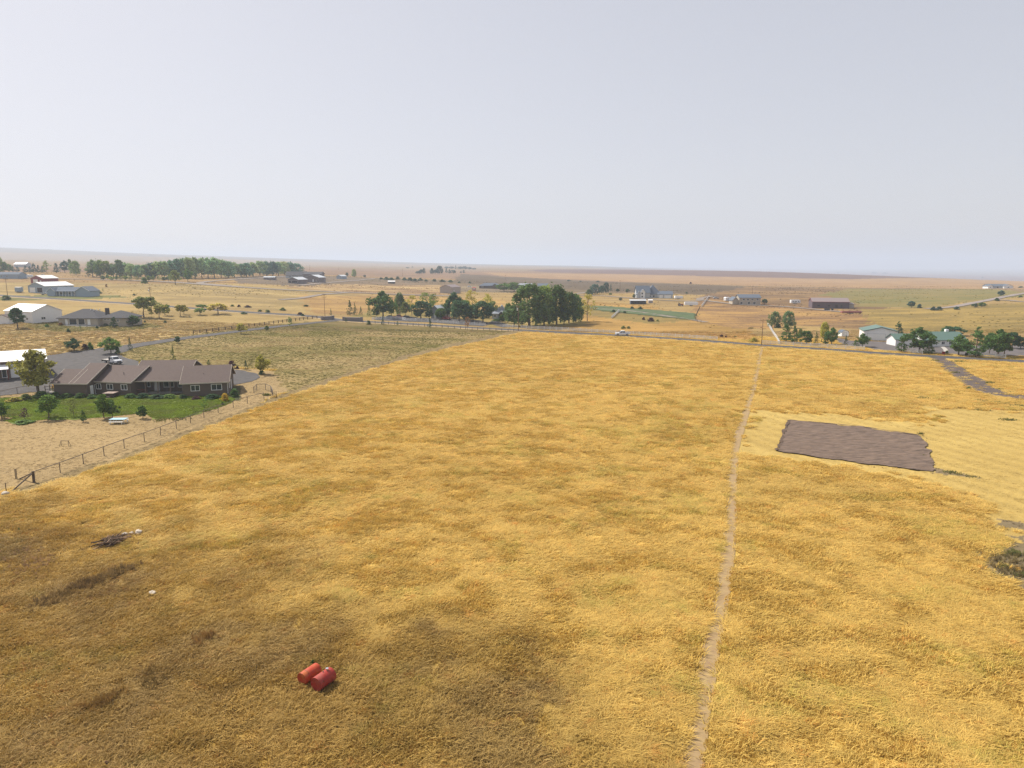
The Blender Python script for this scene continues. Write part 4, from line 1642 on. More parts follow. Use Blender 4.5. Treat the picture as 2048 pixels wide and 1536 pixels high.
# --- farmstead at far left: barn, shop, house
o, w, k = far_root('red_barn', 62, 567, 22, 'small dark red barn with a bright white roof behind the blue-grey shop', -.10, 'barn')
o.rotation_euler.z = -.25
w = 11.0
bl = block(o, 0, 0, w, 12, 3.6, 1.9, 'y', MET_RED, MET_ROOFW, .4)
opening(o, bl, 'f', w * .2, 0, w * .36, 2.9, 'garage')
opening(o, bl, 'f', w * .72, 0, 1.2, 2.1, 'door')
o, w, k = far_root('metal_shop', 57, 585, 40, 'blue-grey metal shop with a bright white roof and two open bays', -.25, 'shop')
w = 20.0
bl = block(o, 0, 0, w * .62, 20, 3.8, 2.2, 'y', SID_BLUE, MET_ROOFW, .4)
opening(o, bl, 'f', w * .06, 0, w * .2, 3.0, 'garage')
opening(o, bl, 'f', w * .33, 0, w * .2, 3.0, 'dark')
o, w, k = far_root('farmhouse', 99, 591.5, 60, 'blue-grey farmhouse with a dark gabled roof and white-posted porch', .0, 'house')
bl = block(o, 0, 0, w * .95, 8, 2.7, 1.9, 'x', SID_BLUE, SH_BLUE, .4)
bl2 = block(o, w * .92, -1.0, w * .45, 10, 2.7, 2.4, 'y', SID_BLUE, SH_BLUE, .4, fascia=WHITE)
bl3 = block(o, w * .02, -2.2, w * .26, 6, 2.6, 1.9, 'y', SID_BLUE, SH_BLUE, .35, fascia=WHITE)
for i in range(7):
    x = w * (.30 + .1 * i)
    MB().box(x - .08, x + .08, -1.7, -1.54, -.2, 2.5).out('porch_post', WHITE, o)
MB().add([(w * .28, -1.9, 2.45), (w * .93, -1.9, 2.45), (w * .93, 0, 2.95), (w * .28, 0, 2.95), (w * .28, -1.9, 2.57), (w * .93, -1.9, 2.57), (w * .93, 0, 3.07), (w * .28, 0, 3.07)],
         [(3, 2, 1, 0), (4, 5, 6, 7), (0, 1, 5, 4), (1, 2, 6, 5), (2, 3, 7, 6), (3, 0, 4, 7)]).out('porch_roof', SH_BLUE, o)
for x in (.36, .5, .64, .8):
    opening(o, bl, 'f', w * x, .6, 1.3, 1.5, 'window')
o, w, k = far_root('cargo_trailer', 30, 585, 11.5, 'small grey box trailer parked left of the blue-grey shop', .0, 'trailer')
block(o, 0, 0, w, 2.4, 2.5, .12, 'x', SID_BLUE, WHITE, .02, base=.4, under=.0)
wheels(o, [(w * .4, .1), (w * .4, 2.3), (w * .6, .1), (w * .6, 2.3)], r=.36)
o, w, k = far_root('long_house', -40, 556.5, 79, 'long low blue-grey house at the far left edge', -.02, 'house')
bl = block(o, 0, 0, w, 9, 2.9, 1.8, 'x', SID_BLUE, SH_BLUE, .4)
for x in (.3, .42, .54, .68):
    opening(o, bl, 'f', w * x, 1.0, 1.2, 1.2, 'window')
o, w, k = far_root('metal_shop', 28, 534, 22, 'distant blue-roofed shop showing above the dark trees', .1, 'shop')
block(o, 0, 0, w, 14, 4, 2.5, 'x', SID_GREY, MET_ROOFG, .4)

# --- dark complex with pale roofs in the middle distance
WEATH = mat('weathered_boards', (.20, .17, .17), .9, .15, 1.5, stretch=(4, 4, .3))
o, w, k = far_root('horse_barn', 576, 566, 23, 'open-fronted horse barn with a pale roof, front of the dark farm complex', -.35, 'barn')
bl = block(o, 0, 0, w, 13, 3.0, 1.9, 'y', WEATH, MET_ROOFG, .5)
opening(o, bl, 'f', .4, 0, w * .28, 2.2, 'dark')
opening(o, bl, 'f', w * .34, 0, w * .58, 2.2, 'dark')
o, w, k = far_root('barn', 606, 564, 34, 'weathered barn with a pale metal roof right of the open-fronted one', -.2, 'barn')
bl = block(o, 0, 3, w * .9, 14, 4.2, 2.4, 'y', WEATH, MET_ROOFG, .5)
opening(o, bl, 'f', w * .5, 0, 1.4, 2.4, 'door')
opening(o, bl, 'f', w * .7, .9, 1.2, 1.0, 'window')
o, w, k = far_root('dark_house', 568, 556, 72, 'large dark-roofed house behind the pale-roofed barns', .0, 'house')
bl = block(o, 0, 6, w * .55, 11, 3.0, 3.6, 'x', SID_GREY, SH_GREY, .5)
bl2 = block(o, w * .5, 5, w * .5, 13, 4.0, 2.2, 'x', WEATH, SH_GREY, .5)
opening(o, bl, 'f', w * .1, .8, 1.6, 1.3, 'window')
opening(o, bl, 'f', w * .3, .8, 1.6, 1.3, 'window')
o, w, k = far_root('small_barn', 673, 557.5, 12, 'small grey barn with a pale roof right of the dark complex', -.5, 'barn')
block(o, 0, 0, w * .95, 9, 3.0, 1.3, 'y', SID_BLUE, MET_ROOFG, .4)
o, w, k = far_root('hay_cover', 776, 567, 15, 'low dark shelter with a white top in the patchy field', .1, 'shelter')
block(o, 0, 0, w * .9, 5, 1.9, .9, 'x', VDARK, MET_ROOFW, .3)
o, w, k = far_root('machine_shed', 527, 559, 22, 'low pale-roofed machine shed left of the horse barn', .05, 'shed')
block(o, 0, 0, w, 6, 2.0, .7, 'x', WEATH, MET_ROOFG, .3)

# --- tan shop in the centre distance
o, w, k = far_root('metal_shop', 880, 586, 27, 'big tan metal shop with a grey gable roof above the yellow trees', .12, 'shop')
bl = block(o, 0, 0, w, 15, 4.6, 2.0, 'y', MET_TAN, MET_BROWNR, .25)
o.rotation_euler.z = -.42
opening(o, bl, 'f', w * .4, 1.2, 1, .9, 'window')
opening(o, bl, 'r', 3, 0, 1.1, 2.1, 'door')

# --- shop and house among the centre trees
o, w, k = far_root('metal_shop', 862, 636.5, 16, 'grey shop with a pale metal roof between the round dark trees', -.1, 'shop')
bl = block(o, 0, 0, w * 1.15, 11, 4.5, 1.7, 'y', metal('grey_metal', (.27, .28, .31)), MET_ROOFG, .5)
o.rotation_euler.z = -.45
opening(o, bl, 'f', w * .45, 0, 1.2, 2.3, 'door')
o, w, k = far_root('cottage', 984, 638, 31, 'cottage with pale blue-grey roofs and a gabled porch by the big cottonwoods', .0, 'house')
PALE = mat('pale_shingle', (.27, .30, .34), .9, .1, 3)
bl = block(o, 0, 0, w, 9, 2.8, 2.3, 'x', SID_GREY, PALE, .5)
block(o, w * .42, -1.8, w * .34, 5, 2.5, 1.3, 'y', SH_GREY, PALE, .35)
block(o, w * .38, 3.2, w * .48, 8, 4.0, 2.4, 'y', SID_GREY, PALE, .5)
opening(o, bl, 'f', w * .08, .9, 1.4, 1.3, 'window')
opening(o, bl, 'f', w * .82, .9, 1.1, 1.3, 'window')
o, w, k = far_root('dark_house', 958, 577, 48, 'wide low house with a dark slate roof beyond the yellow trees', .0, 'house')
bl = block(o, 0, 4, w * .9, 10, 2.6, 2.3, 'hip', SID_TAN, SH_BLUE, .6)
block(o, w * .55, 2.0, w * .22, 9, 2.6, 1.8, 'y', SID_TAN, SH_BLUE, .4)
opening(o, bl, 'f', w * .1, .8, 1.6, 1.3, 'window')
o, w, k = far_root('red_shelter', 945, 581, 6.5, 'small red shelter with a white front, alone beyond the yellow trees', .0, 'shelter')
bl = block(o, 0, 0, w, 3, 2.2, .5, 'x', VRED, VRED, .2)
MB().box(w * .12, w * .88, -.10, -.02, .9, 2.0).out('white_panel', WHITE, o)
o, w, k = far_root('grey_house', 1037, 577, 27, 'grey gabled roof showing above the crown of the big cottonwoods', .0, 'house')
bl = block(o, 0, 0, w, 9, 2.8, 2.0, 'x', SID_GREY, PALE, .4)
block(o, w * .55, -1.5, w * .25, 6, 2.8, 1.6, 'y', SID_GREY, PALE, .4, fascia=WHITE)
o, w, k = far_root('dark_house', 1076, 577, 20, 'slate roof half hidden behind the cottonwood tops', .0, 'house')
block(o, 0, 0, w, 9, 2.8, 2.0, 'x', SID_GREY, SH_BLUE, .4)

# --- big grey house with steep roofs, right of centre
o, w, k = far_root('manor_house', 1272, 596.5, 73, 'large grey house with steep slate roofs and white gables', -.03, 'house')
GS = SID_GREY
b1 = block(o, w * .02, .5, w * .36, 11, 4.2, 5.0, 'x', GS, SH_BLUE, .5)
b2 = block(o, w * .30, 2, w * .38, 12, 3.4, 6.4, 'hip', GS, SH_BLUE, .6)
b3 = block(o, w * .60, .2, w * .40, 10, 3.0, 2.2, 'x', GS, SH_BLUE, .5)
b4 = block(o, w * .115, -1.6, w * .12, 7, 4.6, 2.2, 'y', WHITE, SH_BLUE, .3, fascia=WHITE)
b5 = block(o, w * .02, -1.2, w * .10, 7, 3.2, 2.2, 'y', GS, SH_BLUE, .3, fascia=WHITE)
for b_, u, z in ((b4, .6, .7), (b4, .6, 3.0), (b2, 1.8, .8), (b2, 4.8, .8)):
    opening(o, b_, 'f', u, z, 1.2, 1.3, 'window', frame=DARKT)
opening(o, b3, 'f', w * .04, .1, w * .09, 2.4, 'garage')
opening(o, b3, 'f', w * .17, .1, w * .18, 2.3, 'garage')
o, w, k = far_root('loafing_shed', 1261, 608.5, 31, 'dark open-fronted loafing shed below the big grey house', -.03, 'shed')
MB().box(0, w, 3.8, 4.0, -.3, 2.6).out('back_wall', SH_BLUE, o)
for s in (0, 1):
    MB().box(s * w - s * .15, s * w + (1 - s) * .15, 0, 3.79, -.3, 2.4).out('end_wall', SH_BLUE, o)
for i in range(1, 5):
    MB().box(w * i / 5 - .08, w * i / 5 + .08, .05, .2, -.3, 2.3).out('post', POSTW, o)
MB().add([(-.4, -.5, 2.35), (w + .4, -.5, 2.35), (w + .4, 4.4, 2.9), (-.4, 4.4, 2.9), (-.4, -.5, 2.5), (w + .4, -.5, 2.5), (w + .4, 4.4, 3.05), (-.4, 4.4, 3.05)],
         [(3, 2, 1, 0), (4, 5, 6, 7), (0, 1, 5, 4), (1, 2, 6, 5), (2, 3, 7, 6), (3, 0, 4, 7)]).out('roof', MET_ROOFG, o)
o, w, k = far_root('small_shed', 1297, 606.5, 8.5, 'tiny tan shed right of the loafing shed', .0, 'shed')
block(o, 0, 0, w, 3, 1.9, .5, 'x', MET_TAN, MET_ROOFW, .15)

# --- cream house with a blue roof, and the purple-brown barn
o, w, k = far_root('cream_house', 1466, 609.5, 54, 'two-storey cream house with a slate-blue roof right of the angled fence', -.04, 'house')
bl = block(o, w * .22, 0, w * .78, 9, 4.6, 2.0, 'x', SID_CREAM, SH_BLUE, .4)
bl2 = block(o, 0, 1.5, w * .215, 9, 2.9, 2.0, 'y', SID_CREAM, SH_BLUE, .4, fascia=TRIM)
for u in (.16, .35, .56, .8):
    opening(o, bl, 'f', w * .78 * u, 2.8, 1.5, 1.3, 'window')
for u in (.05, .40, .66):
    opening(o, bl, 'f', w * .78 * u, .2, 1.6, 1.9, 'window')
o, w, k = far_root('purple_barn', 1624, 616.5, 66, 'long dark purple-brown barn with a faded brown roof', -.25, 'barn')
bl = block(o, 0, 0, w, 14, 4.0, 2.1, 'x', MET_DARK, MET_BROWNR, .3, fascia=MET_RED)
for u, kk, ww in ((.62, 'dark', 1.6), (.14, 'window', 1.5), (.42, 'window', 1.5), (.76, 'door', 1.3)):
    opening(o, bl, 'f', w * u, .1 if kk != 'window' else 1.2, ww, 2.3 if kk != 'window' else .9, kk, frame=MET_DARK, fill=VDARK if kk == 'door' else None)
block(o, w + .1, 3, 3.2, 6, 2.6, .6, 'shed', SID_CREAM, MET_BROWNR, .2)

# --- white shop with a green roof, garden shed, green-roofed house
o, w, k = far_root('green_roof_shop', 1727, 681.5, 57, 'white shop with a green roof and a wide overhead door', -.33, 'shop')
bl = block(o, 0, 0, w, 12, 3.6, 1.4, 'y', MET_WHITE, MET_GREEN, .35, fascia=mat('dark_green_trim', (.02, .06, .06), .6, .1, 3))
opening(o, bl, 'f', w * .09, 0, w * .55, 2.75, 'garage', frame=SID_GREY)
opening(o, bl, 'f', w * .70, 0, 1.0, 2.1, 'door', frame=SID_GREY)
opening(o, bl, 'f', w * .83, 1.0, 1.1, .8, 'window')
MB().box(w - .05, w + .06, -.08, .05, 0, 3.5).out('corner_trim', MATS['dark_green_trim'], o)
o, w, k = far_root('garden_shed', 1683, 674, 14, 'small white gambrel garden shed left of the green-roofed shop', .02, 'shed')
m = MB().prism([(0, -.1), (w, -.1), (w, 1.7), (w * .84, 2.35), (w * .5, 2.6), (w * .16, 2.35), (0, 1.7)], 0, 3)
m.out('wall', WHITE, o)
for s in (0, 1):
    q = [(0 - .1, 1.66), (w * .16, 2.36), (w * .5, 2.62)]
    if s: q = [(w - x, z) for x, z in q]
    for (xa, za), (xb, zb) in zip(q, q[1:]):
        V = [(xa, -.15, za), (xb, -.15, zb), (xb, 3.15, zb), (xa, 3.15, za)]
        V += [(x, y, z + .08) for x, y, z in V]
        F = [(3, 2, 1, 0), (4, 5, 6, 7), (0, 1, 5, 4), (1, 2, 6, 5), (2, 3, 7, 6), (3, 0, 4, 7)]
        MB().add(V, [f[::-1] for f in F] if s else F).out('roof', SH_BLUE, o)
opening(o, (0, 0, w, 3), 'f', w * .3, 0, w * .4, 1.75, 'door', frame=SID_GREY)
o, w, k = far_root('green_roof_house', 1799, 695, 130, 'low white house with a green metal roof half hidden by dark trees', -.02, 'house')
bl = block(o, w * .03, 4, w * .40, 6, 2.4, 1.5, 'x', MET_WHITE, MET_GREEN, .5)
bl2 = block(o, w * .36, 0, w * .64, 10, 2.6, 2.2, 'x', MET_WHITE, MET_GREEN, .5)
for u in (.20, .42, .6, .8):
    opening(o, bl2, 'f', w * .64 * u, 1.0, 1.2, 1.1, 'window')
opening(o, bl2, 'f', w * .64 * .33, 0, .95, 2.05, 'door')
MB().box(w * .82, w * .82 + 1.0, 5.2, 6.2, 3.6, 5.7).out('chimney', WHITE, o)
o, w, k = far_root('crest_house', 1976, 577, 49, 'white house with a dark roof alone on the crest at far right', .0, 'house')
b1 = block(o, w * .05, 2, w * .8, 10, 2.6, 2.3, 'x', SID_GREY, SH_BLUE, .5)
b2 = block(o, 0, 0, w * .20, 9, 2.6, 1.7, 'y', WHITE, SH_BLUE, .4)
b3 = block(o, w * .62, -1, w * .38, 9, 2.6, 2.0, 'y', WHITE, SH_BLUE, .4)
opening(o, b2, 'f', w * .07, .8, 1.4, 1.3, 'window')
opening(o, b3, 'f', w * .15, .6, 1.8, 1.4, 'window')
opening(o, b1, 'f', w * .35, .1, 2.2, 2.1, 'dark')

# --- entrance walls either side of the drive
STONE = mat('grey_block', (.20, .18, .185), .9, .2, 3, bump=.4)
CAP = mat('cap_stone', (.30, .28, .28), .85, .1, 3)


def low_wall(pl, pr, h, label, d=.6, caps=True):
    Lp, ang, W_ = front(pl, pr)
    o = root('entrance_wall', Lp, ang, label, 'wall', 'low block walls at the drive entrance')
    rows = max(2, int(h / .42))
    n = max(4, int(W_ / .95))
    bw = W_ / n
    proto_ = None
    for r_ in range(rows):
        sh = (r_ % 2) * bw / 2
        for i in range(n + (0 if r_ % 2 == 0 else -1)):
            if proto_ is None:
                c = MB().box(.012, bw - .012, 0, d, .012, h / rows - .012).out('block', STONE, o, bevel=.02)
                proto_ = c
            else:
                c = bpy.data.objects.new('block', proto_.data)
                COL.objects.link(c)
                c.parent = o
                md = c.modifiers.new('bevel', 'BEVEL'); md.width = .02
            c.location = (i * bw + sh, RND.uniform(-.012, .012), r_ * h / rows - .05)
    MB().box(-.1, W_ + .1, -.1, d + .1, h - .05, h + .10).out('coping', CAP, o)
    MB().box(.02, W_ - .02, .03, d - .03, -.4, h - .06).out('core', STONE, o)
    for s in (0, W_):
        MB().box(s - .45, s + .45, -.15, d + .15, -.3, h + .25).out('pier', STONE, o)
    return o


low_wall((645, 640.5), (667, 639.5), 1.7, 'low dark block wall on the left side of the drive entrance')
low_wall((687, 641.8), (723, 643.6), 1.9, 'longer low block wall right of the drive entrance with a small cedar before it')
# ------------------------------------------------------------------ fences
fence('white_rail_fence', [(1042, 660 - 3), (1100, 659.5), (1160, 663), (1250, 668.5), (1340, 674), (1437, 680.5)], 'long white three-rail fence along the road behind the white pickup', 'white')
fence('white_rail_fence', [(812, 641.5), (870, 645), (930, 649), (974, 652)], 'white rail fence in front of the centre shop and round trees', 'white')
fence('white_rail_fence', [(1006, 654.2), (1038, 656.2)], 'short white rail fence just left of the tall pole by the cottonwoods', 'white')
fence('white_rail_fence', [(1524, 688), (1560, 690), (1600, 692.5), (1650, 695.5), (1735, 701)], 'white rail fence running right from the thin pole past the pine trees', 'white')
fence('white_rail_fence', [(1807, 705), (1840, 708), (1858, 709.3)], 'short white rail fence under the dark trees left of the dirt drive', 'white')
fence('white_rail_fence', [(1967, 715), (1995, 716.5), (2018, 718)], 'short white rail fence under the dark trees at far right', 'white')
fence('white_rail_fence', [(1559, 689.5), (1553, 678), (1546, 668), (1538, 654), (1533, 651)], 'white rail fence climbing away from the road beside the two pale poplars', 'white', spacing=2.4)
fence('white_rail_fence', [(1223, 637), (1231, 630), (1239, 622.5)], 'short white rail fence slanting across the olive paddock', 'white', spacing=2.4)
fence('white_rail_fence', [(1403, 614), (1410, 605), (1418, 594)], 'white rail fence going up to the drive of the cream house', 'white')
fence('white_rail_fence', [(745, 640), (790, 638), (812, 641)], 'white rail pen by the red truck left of the round trees', 'white')
fence('brown_rail_fence', [(387, 668), (440, 661.5), (500, 654), (560, 646), (622, 638), (644, 636.5)], 'brown two-rail fence along the far side of the drive', 'brown')
fence('wire_fence', [(726, 646), (780, 649), (860, 654), (940, 659.5), (1030, 664)], 'dark post and wire fence between the road and the mottled pasture', 'dark')
fence('wire_fence', [(1402, 646), (1392, 642), (1394, 628), (1400, 615)], 'dark wire fence dividing the green strip from the brown slope', 'dark', spacing=4)
fence('pipe_fence', [(70, 964), (109, 950), (150, 934), (189, 920), (223, 906), (259, 893), (294, 881), (330, 867), (375, 849), (430, 828), (495, 807), (520, 801), (546, 794)], 'pipe-topped mesh fence between the bare yard and the golden field', 'pipe')
fence('pipe_fence', [(546, 794), (540, 783), (518, 779), (505, 790)], 'pipe railing closing the corner pen right of the house', 'pipe', spacing=2.6)
fence('pipe_fence', [(0, 796), (30, 789), (60, 783), (98, 779)], 'pipe-topped rail fence between the gravel yard and the lawn', 'pipe')
fence('wire_fence', [(-60, 940), (1, 953), (35, 958)], 'dark post fence entering from the left edge towards the corner brace', 'tposts')
# heavy corner brace at the near end
p = G(68, 965)
o = root('corner_brace', p, 0, 'heavy timber corner post with two slanting braces at the near end of the pipe fence', 'fence corner')
a_, b_ = G(22, 985), G(40, 958)
MB().tube((0, 0, -.4), (0, 0, 1.5), .15, .14, 10).out('post', POSTW, o)
for q in (a_, b_):
    MB().tube((0, 0, 1.3), (q.x - p.x, q.y - p.y, q.z - p.z + .05), .09, .08, 8).out('brace', POSTW, o)
for i, (x, y, h) in enumerate(((13, 986, 21), (34, 957, 20), (726, 732, 9), (553, 796, 14), (742, 714, 8), (1269, 0, 0))):
    if not h: continue
    p = G(x, y)
    o = MB().tube((0, 0, -.3), (0, 0, h / ppm(p)), .05, n=6).out('fence_post', POSTW)
    o.location = p
    tag(o, ['rusty post beside the pale rock at the left edge', 'thin post left of the timber corner brace', 'lone thin post on the pasture edge below the centre trees', 'lone post just past the corner pen', 'second lone post on the pasture edge'][i], 'post')

# ------------------------------------------------------------------ power poles
pole(16, 598, 41, 'power pole at the left edge beside the far road', rz=.8)
pole(303, 621, 47, 'power pole with a grey transformer rising behind the big left tree', transformer=True, rz=.3, arm=1.6)
pole(650, 633, 45, 'slim power pole behind the left entrance wall', arms=(.97, .86), rz=.15, r=.11)
pole(1036.5, 662, 51, 'tall grey power pole with transformer before the cottonwoods', transformer=True, rz=.2, arm=1.9, r=.16)
pole(1523, 692, 54, 'thin brown power pole where the footpath meets the road', rz=.35, arm=3.2, r=.13)
pole(805, 553, 15, 'far dark power pole above the brush line', group=None, arm=2.0)
pole(1010.5, 560, 10, 'far dark power pole above the green bushes', arm=2.0)
pole(1240, 578, 17, 'far power pole left of the big grey house', arm=2.0)
pole(1504.5, 591, 19, 'far power pole behind the cream house', arm=2.4)
pole(619.5, 542, 12, 'far power pole above the dark farm complex', arm=2.0)
pole(677, 540, 8, 'smallest far power pole over the plain', arm=2.0)

# ------------------------------------------------------------------ vehicles
pp = G(1245, 671.5)
vehicle('pickup_truck', pp, math.pi - .045, 'white crew-cab pickup parked on the road before the long white fence', 'pickup truck', VWHITE, 'pickup', lz=.10)
pp = G(226, 728)
vehicle('flatbed_truck', pp, -.55, 'white flatbed truck on the gravel behind the long brown house', 'truck', VWHITE, 'flatbed', lz=.08)
pp = G(893, 640)
vehicle('red_truck', pp, -.8, 'red and white truck under the trees in front of the grey shop', 'truck', VRED, 'suv', lz=.1)
pp = G(797, 637.5)
vehicle('red_truck', pp, .2, 'dark red truck parked left among the round trees by the white pen', 'truck', VRED, 'pickup', lz=.1)
pp = G(781, 636.8)
vehicle('dark_car', pp, .1, 'dark car just left of the dark red truck', 'car', VDARK, 'car', lz=.1)
pp = G(816, 638.5)
vehicle('dark_car', pp, .1, 'dark car just right of the dark red truck', 'car', VDARK, 'suv', lz=.1)
pp = G(91, 589.5)
vehicle('silver_car', pp, .25, 'silver car in front of the blue-grey farmhouse', 'car', VSILV, 'car', lz=.0)
pp = G(988, 576)
vehicle('white_car', pp, .1, 'white car before the wide low house beyond the yellow trees', 'car', VWHITE, 'car', lz=.3)
pp = G(939, 575)
vehicle('white_car', pp, .1, 'tiny white car far off left of the wide low house', 'car', VWHITE, 'car', lz=.3)
pp = G(86, 553.2)
vehicle('white_car', pp, .1, 'white pickup beside the camper at the far left', 'pickup truck', VWHITE, 'pickup', lz=.1)
pp = G(103, 554)
vehicle('dark_car', pp, .0, 'dark car right of the white pickup at the far left', 'car', VDARK, 'suv', lz=.1)
pp = G(1432, 598)
vehicle('silver_car', pp, .05, 'dusty car between the angled fence and the small white camper', 'car', VSILV, 'car', lz=.2)
camper(51, 556, 12, 'long pale camper beside the long low house at far left', -.02)
camper(1590, 607.5, 6.5, 'white camper alone left of the purple-brown barn', .05)
camper(1454, 602.5, 4.6, 'small white camper left of the cream house', .5, h=2.9)
camper(1382, 611.5, 8.5, 'white horse trailer with a red tractor beside it', -.06, h=2.5, stripe=False, name='horse_trailer', cat='horse trailer')
camper(1357, 598, 6.2, 'white boat-shaped camper right of the big grey house', .1, h=2.3, stripe=False)
camper(1702, 627.5, 10.5, 'dark red flat hay trailer right of the purple-brown barn', -.08, h=1.4, paint=MET_RED, stripe=False, name='hay_trailer', cat='trailer')
# red tractor by the horse trailer
p = G(1361, 612)
o = root('tractor', p, .1, 'small dark red tractor left of the white horse trailer', 'tractor')
MB().box(-.2, 1.6, -.35, .35, .7, 1.35).out('bonnet', VRED, o, bevel=.08)
MB().box(-1.2, -.1, -.6, .6, .8, 1.15).out('seat_deck', VRED, o)
MB().box(-.9, -.5, -.25, .25, 1.15, 1.7).out('seat', PLAST, o)
MB().box(-1.2, -1.1, -.6, .6, 1.15, 2.3).out('roll_bar', PLAST, o)
wheels(o, [(-.7, .75), (-.7, -.75)], r=.75, w=.4)
wheels(o, [(1.3, .6), (1.3, -.6)], r=.4, w=.25)

# ------------------------------------------------------------------ things in the near field
RED = rusty('faded_red_paint', (.30, .022, .014), (.30, .055, .04), (.09, .03, .015))
ORANGE = rusty('orange_rust_paint', (.38, .04, .012), (.42, .11, .03), (.14, .04, .012))
TANK_RZ = R(60)
tank(648, 1374, TANK_RZ, 'dark red fuel tank with a bright filler cap, the right one of the pair', RED, L_=1.36, r=.47)
tank(620, 1362, TANK_RZ, 'orange-red rusty fuel tank, the left one of the pair', ORANGE, L_=1.36, r=.42, fitting=False)
PALEROCK = mat('pale_rock', (.48, .42, .34), .9, .2, 3, bump=.5)
for x, y, s, lb, sd in ((250, 1072, .30, 'pinkish rock nearest the brush pile', 1), (263, 1068, .22, 'small white rock in the middle of the row by the brush pile', 2), (278, 1067, .34, 'biggest pale rock at the far end of the brush pile row', 3),
                        (306, 1189, .29, 'lone white rock in the brown grass below the brush pile', 4), (12, 990, .40, 'grey rock at the foot of the rusty post by the left edge', 5), (500, 1113, .12, 'tiny white stone among the golden grass', 6)):
    p = G(x, y)
    rock('rock', (p.x, p.y, p.z + s * .45), (s * 1.2, s * .85, s * .75), lb, PALEROCK, sd)
# brush pile: every branch is a piece
p = G(224, 1086)
o = root('brush_pile', p, 0, 'dark heap of dead branches beside pale rocks', 'brush pile')
DEAD = mat('dead_wood', (.10, .065, .04), .95, .3, 5)
DEADR = mat('bleached_wood', (.30, .19, .12), .95, .3, 5)
g = random.Random(5)
dirv = (G(275, 1066) - G(200, 1100)).normalized()
prp = Vector((-dirv.y, dirv.x, 0))
for i in range(95):
    L_ = g.uniform(.7, 2.4)
    c = dirv * g.gauss(.1, .62) + prp * g.gauss(0, .38) + Vector((0, 0, g.uniform(.03, .55)))
    ang = g.gauss(0, .45) if i % 5 else g.uniform(0, 3)
    d = (dirv * math.cos(ang) + prp * math.sin(ang) + Vector((0, 0, g.gauss(0, .10)))).normalized()
    a_ = c - d * L_ / 2
    b_ = c + d * L_ / 2
    a_.z, b_.z = max(a_.z, .02), max(b_.z, .02)
    r_ = g.uniform(.03, .075)
    m = MB()
    md = a_.lerp(b_, .5) + Vector((g.gauss(0, .06), g.gauss(0, .06), abs(g.gauss(0, .04))))
    m.tube(a_, md, r_, r_ * .8, 6)
    m.tube(md, b_, r_ * .8, r_ * .35, 6)
    m.tube(md, md + Vector((g.gauss(0, .25), g.gauss(0, .25), g.uniform(0, .2))), r_ * .5, r_ * .2, 5)
    m.out('branch', DEADR if i % 4 == 0 else DEAD, o)
m = MB().tube(-dirv * 2.9 + prp * -.1 + Vector((0, 0, .03)), -dirv * .6 + Vector((0, 0, .35)), .05, .04, 6)
m.out('branch', DEAD, o)
# brushwood heap on the yard side: ridge of dark weeds comes with the tall tufts
p = G(238, 846)
o = root('low_table', p, .05, 'low table with a pale blue top on white legs at the edge of the lawn', 'table')
MB().box(-1.35, 1.35, -.75, .75, .72, .80).out('table_top', mat('pale_blue_top', (.30, .50, .60), .5, .1, 1), o, bevel=.02)
for sx in (-1.15, 1.15):
    for sy in (-.55, .55):
        MB().tube((sx, sy, 0), (sx, sy, .72), .04, n=8).out('leg', WHITE, o)
for sy in (-1.05, 1.05):
    MB().box(-1.2, 1.2, sy - .15, sy + .15, .40, .45).out('bench_seat', WHITE, o)
    for sx in (-1, 1):
        MB().box(sx - .03, sx + .03, sy - .1, sy + .1, 0, .40).out('leg', WHITE, o)
p = G(130, 892)
o = root('sawhorse', p, .1, 'dark wire sawhorse standing alone in the bare yard', 'sawhorse')
MB().tube((-.55, 0, .85), (.65, .0, .80), .04, n=6).out('beam', POSTW, o)
for sx in (-.5, .55):
    for sy in (-.3, .3):
        MB().tube((sx + (-.15 if sx < 0 else .15), sy, 0), (sx, 0, .84), .03, n=6).out('leg', POSTW, o)
# porch step rails by the garage corner
p = G(104, 786)
o = root('loading_step', p, A0, 'small concrete step with dark rails at the garage corner', 'step')
MB().box(-1.0, .9, -.8, .8, -.1, .25).out('step', CONC, o)
for sx in (-.9, .8):
    MB().box(sx - .06, sx + .06, -.75, -.65, .2, 1.7).out('rail_post', BR, o)
    MB().box(sx - .06, sx + .06, .65, .75, .2, 1.7).out('rail_post', BR, o)
MB().box(-.84, .74, -.73, -.67, 1.5, 1.6).out('rail', BR, o)
MB().box(-.84, .74, -.73, -.67, .9, 1.0).out('rail', BR, o)
# mailbox-like post group by the drive, and a sign board
p = G(580, 645)
o = root('mail_stand', p, .2, 'pale box on posts beside the brown rail fence', 'letter box')
MB().box(-.6, .6, -.3, .3, 1.0, 1.6).out('box', VSILV, o)
for s in (-.45, .45):
    MB().box(s - .06, s + .06, -.06, .06, -.2, 1.0).out('post', POSTW, o)
# lamp posts in the centre yard
for x, y, lb in ((914, 643, 'left white globe lamp on a dark post under the centre trees'), (921.5, 643.5, 'right white globe lamp on a dark post under the centre trees')):
    p = G(x, y)
    o = root('globe_lamp', p, 0, lb, 'lamp post')
    MB().tube((0, 0, 0), (0, 0, 2.9), .06, n=8).out('post', PLAST, o)
    rock('globe', (0, 0, 3.1), (.22, .22, .22), '', mat('globe_glass', (.75, .75, .72), .3, .02, 3), 3, parent=o)
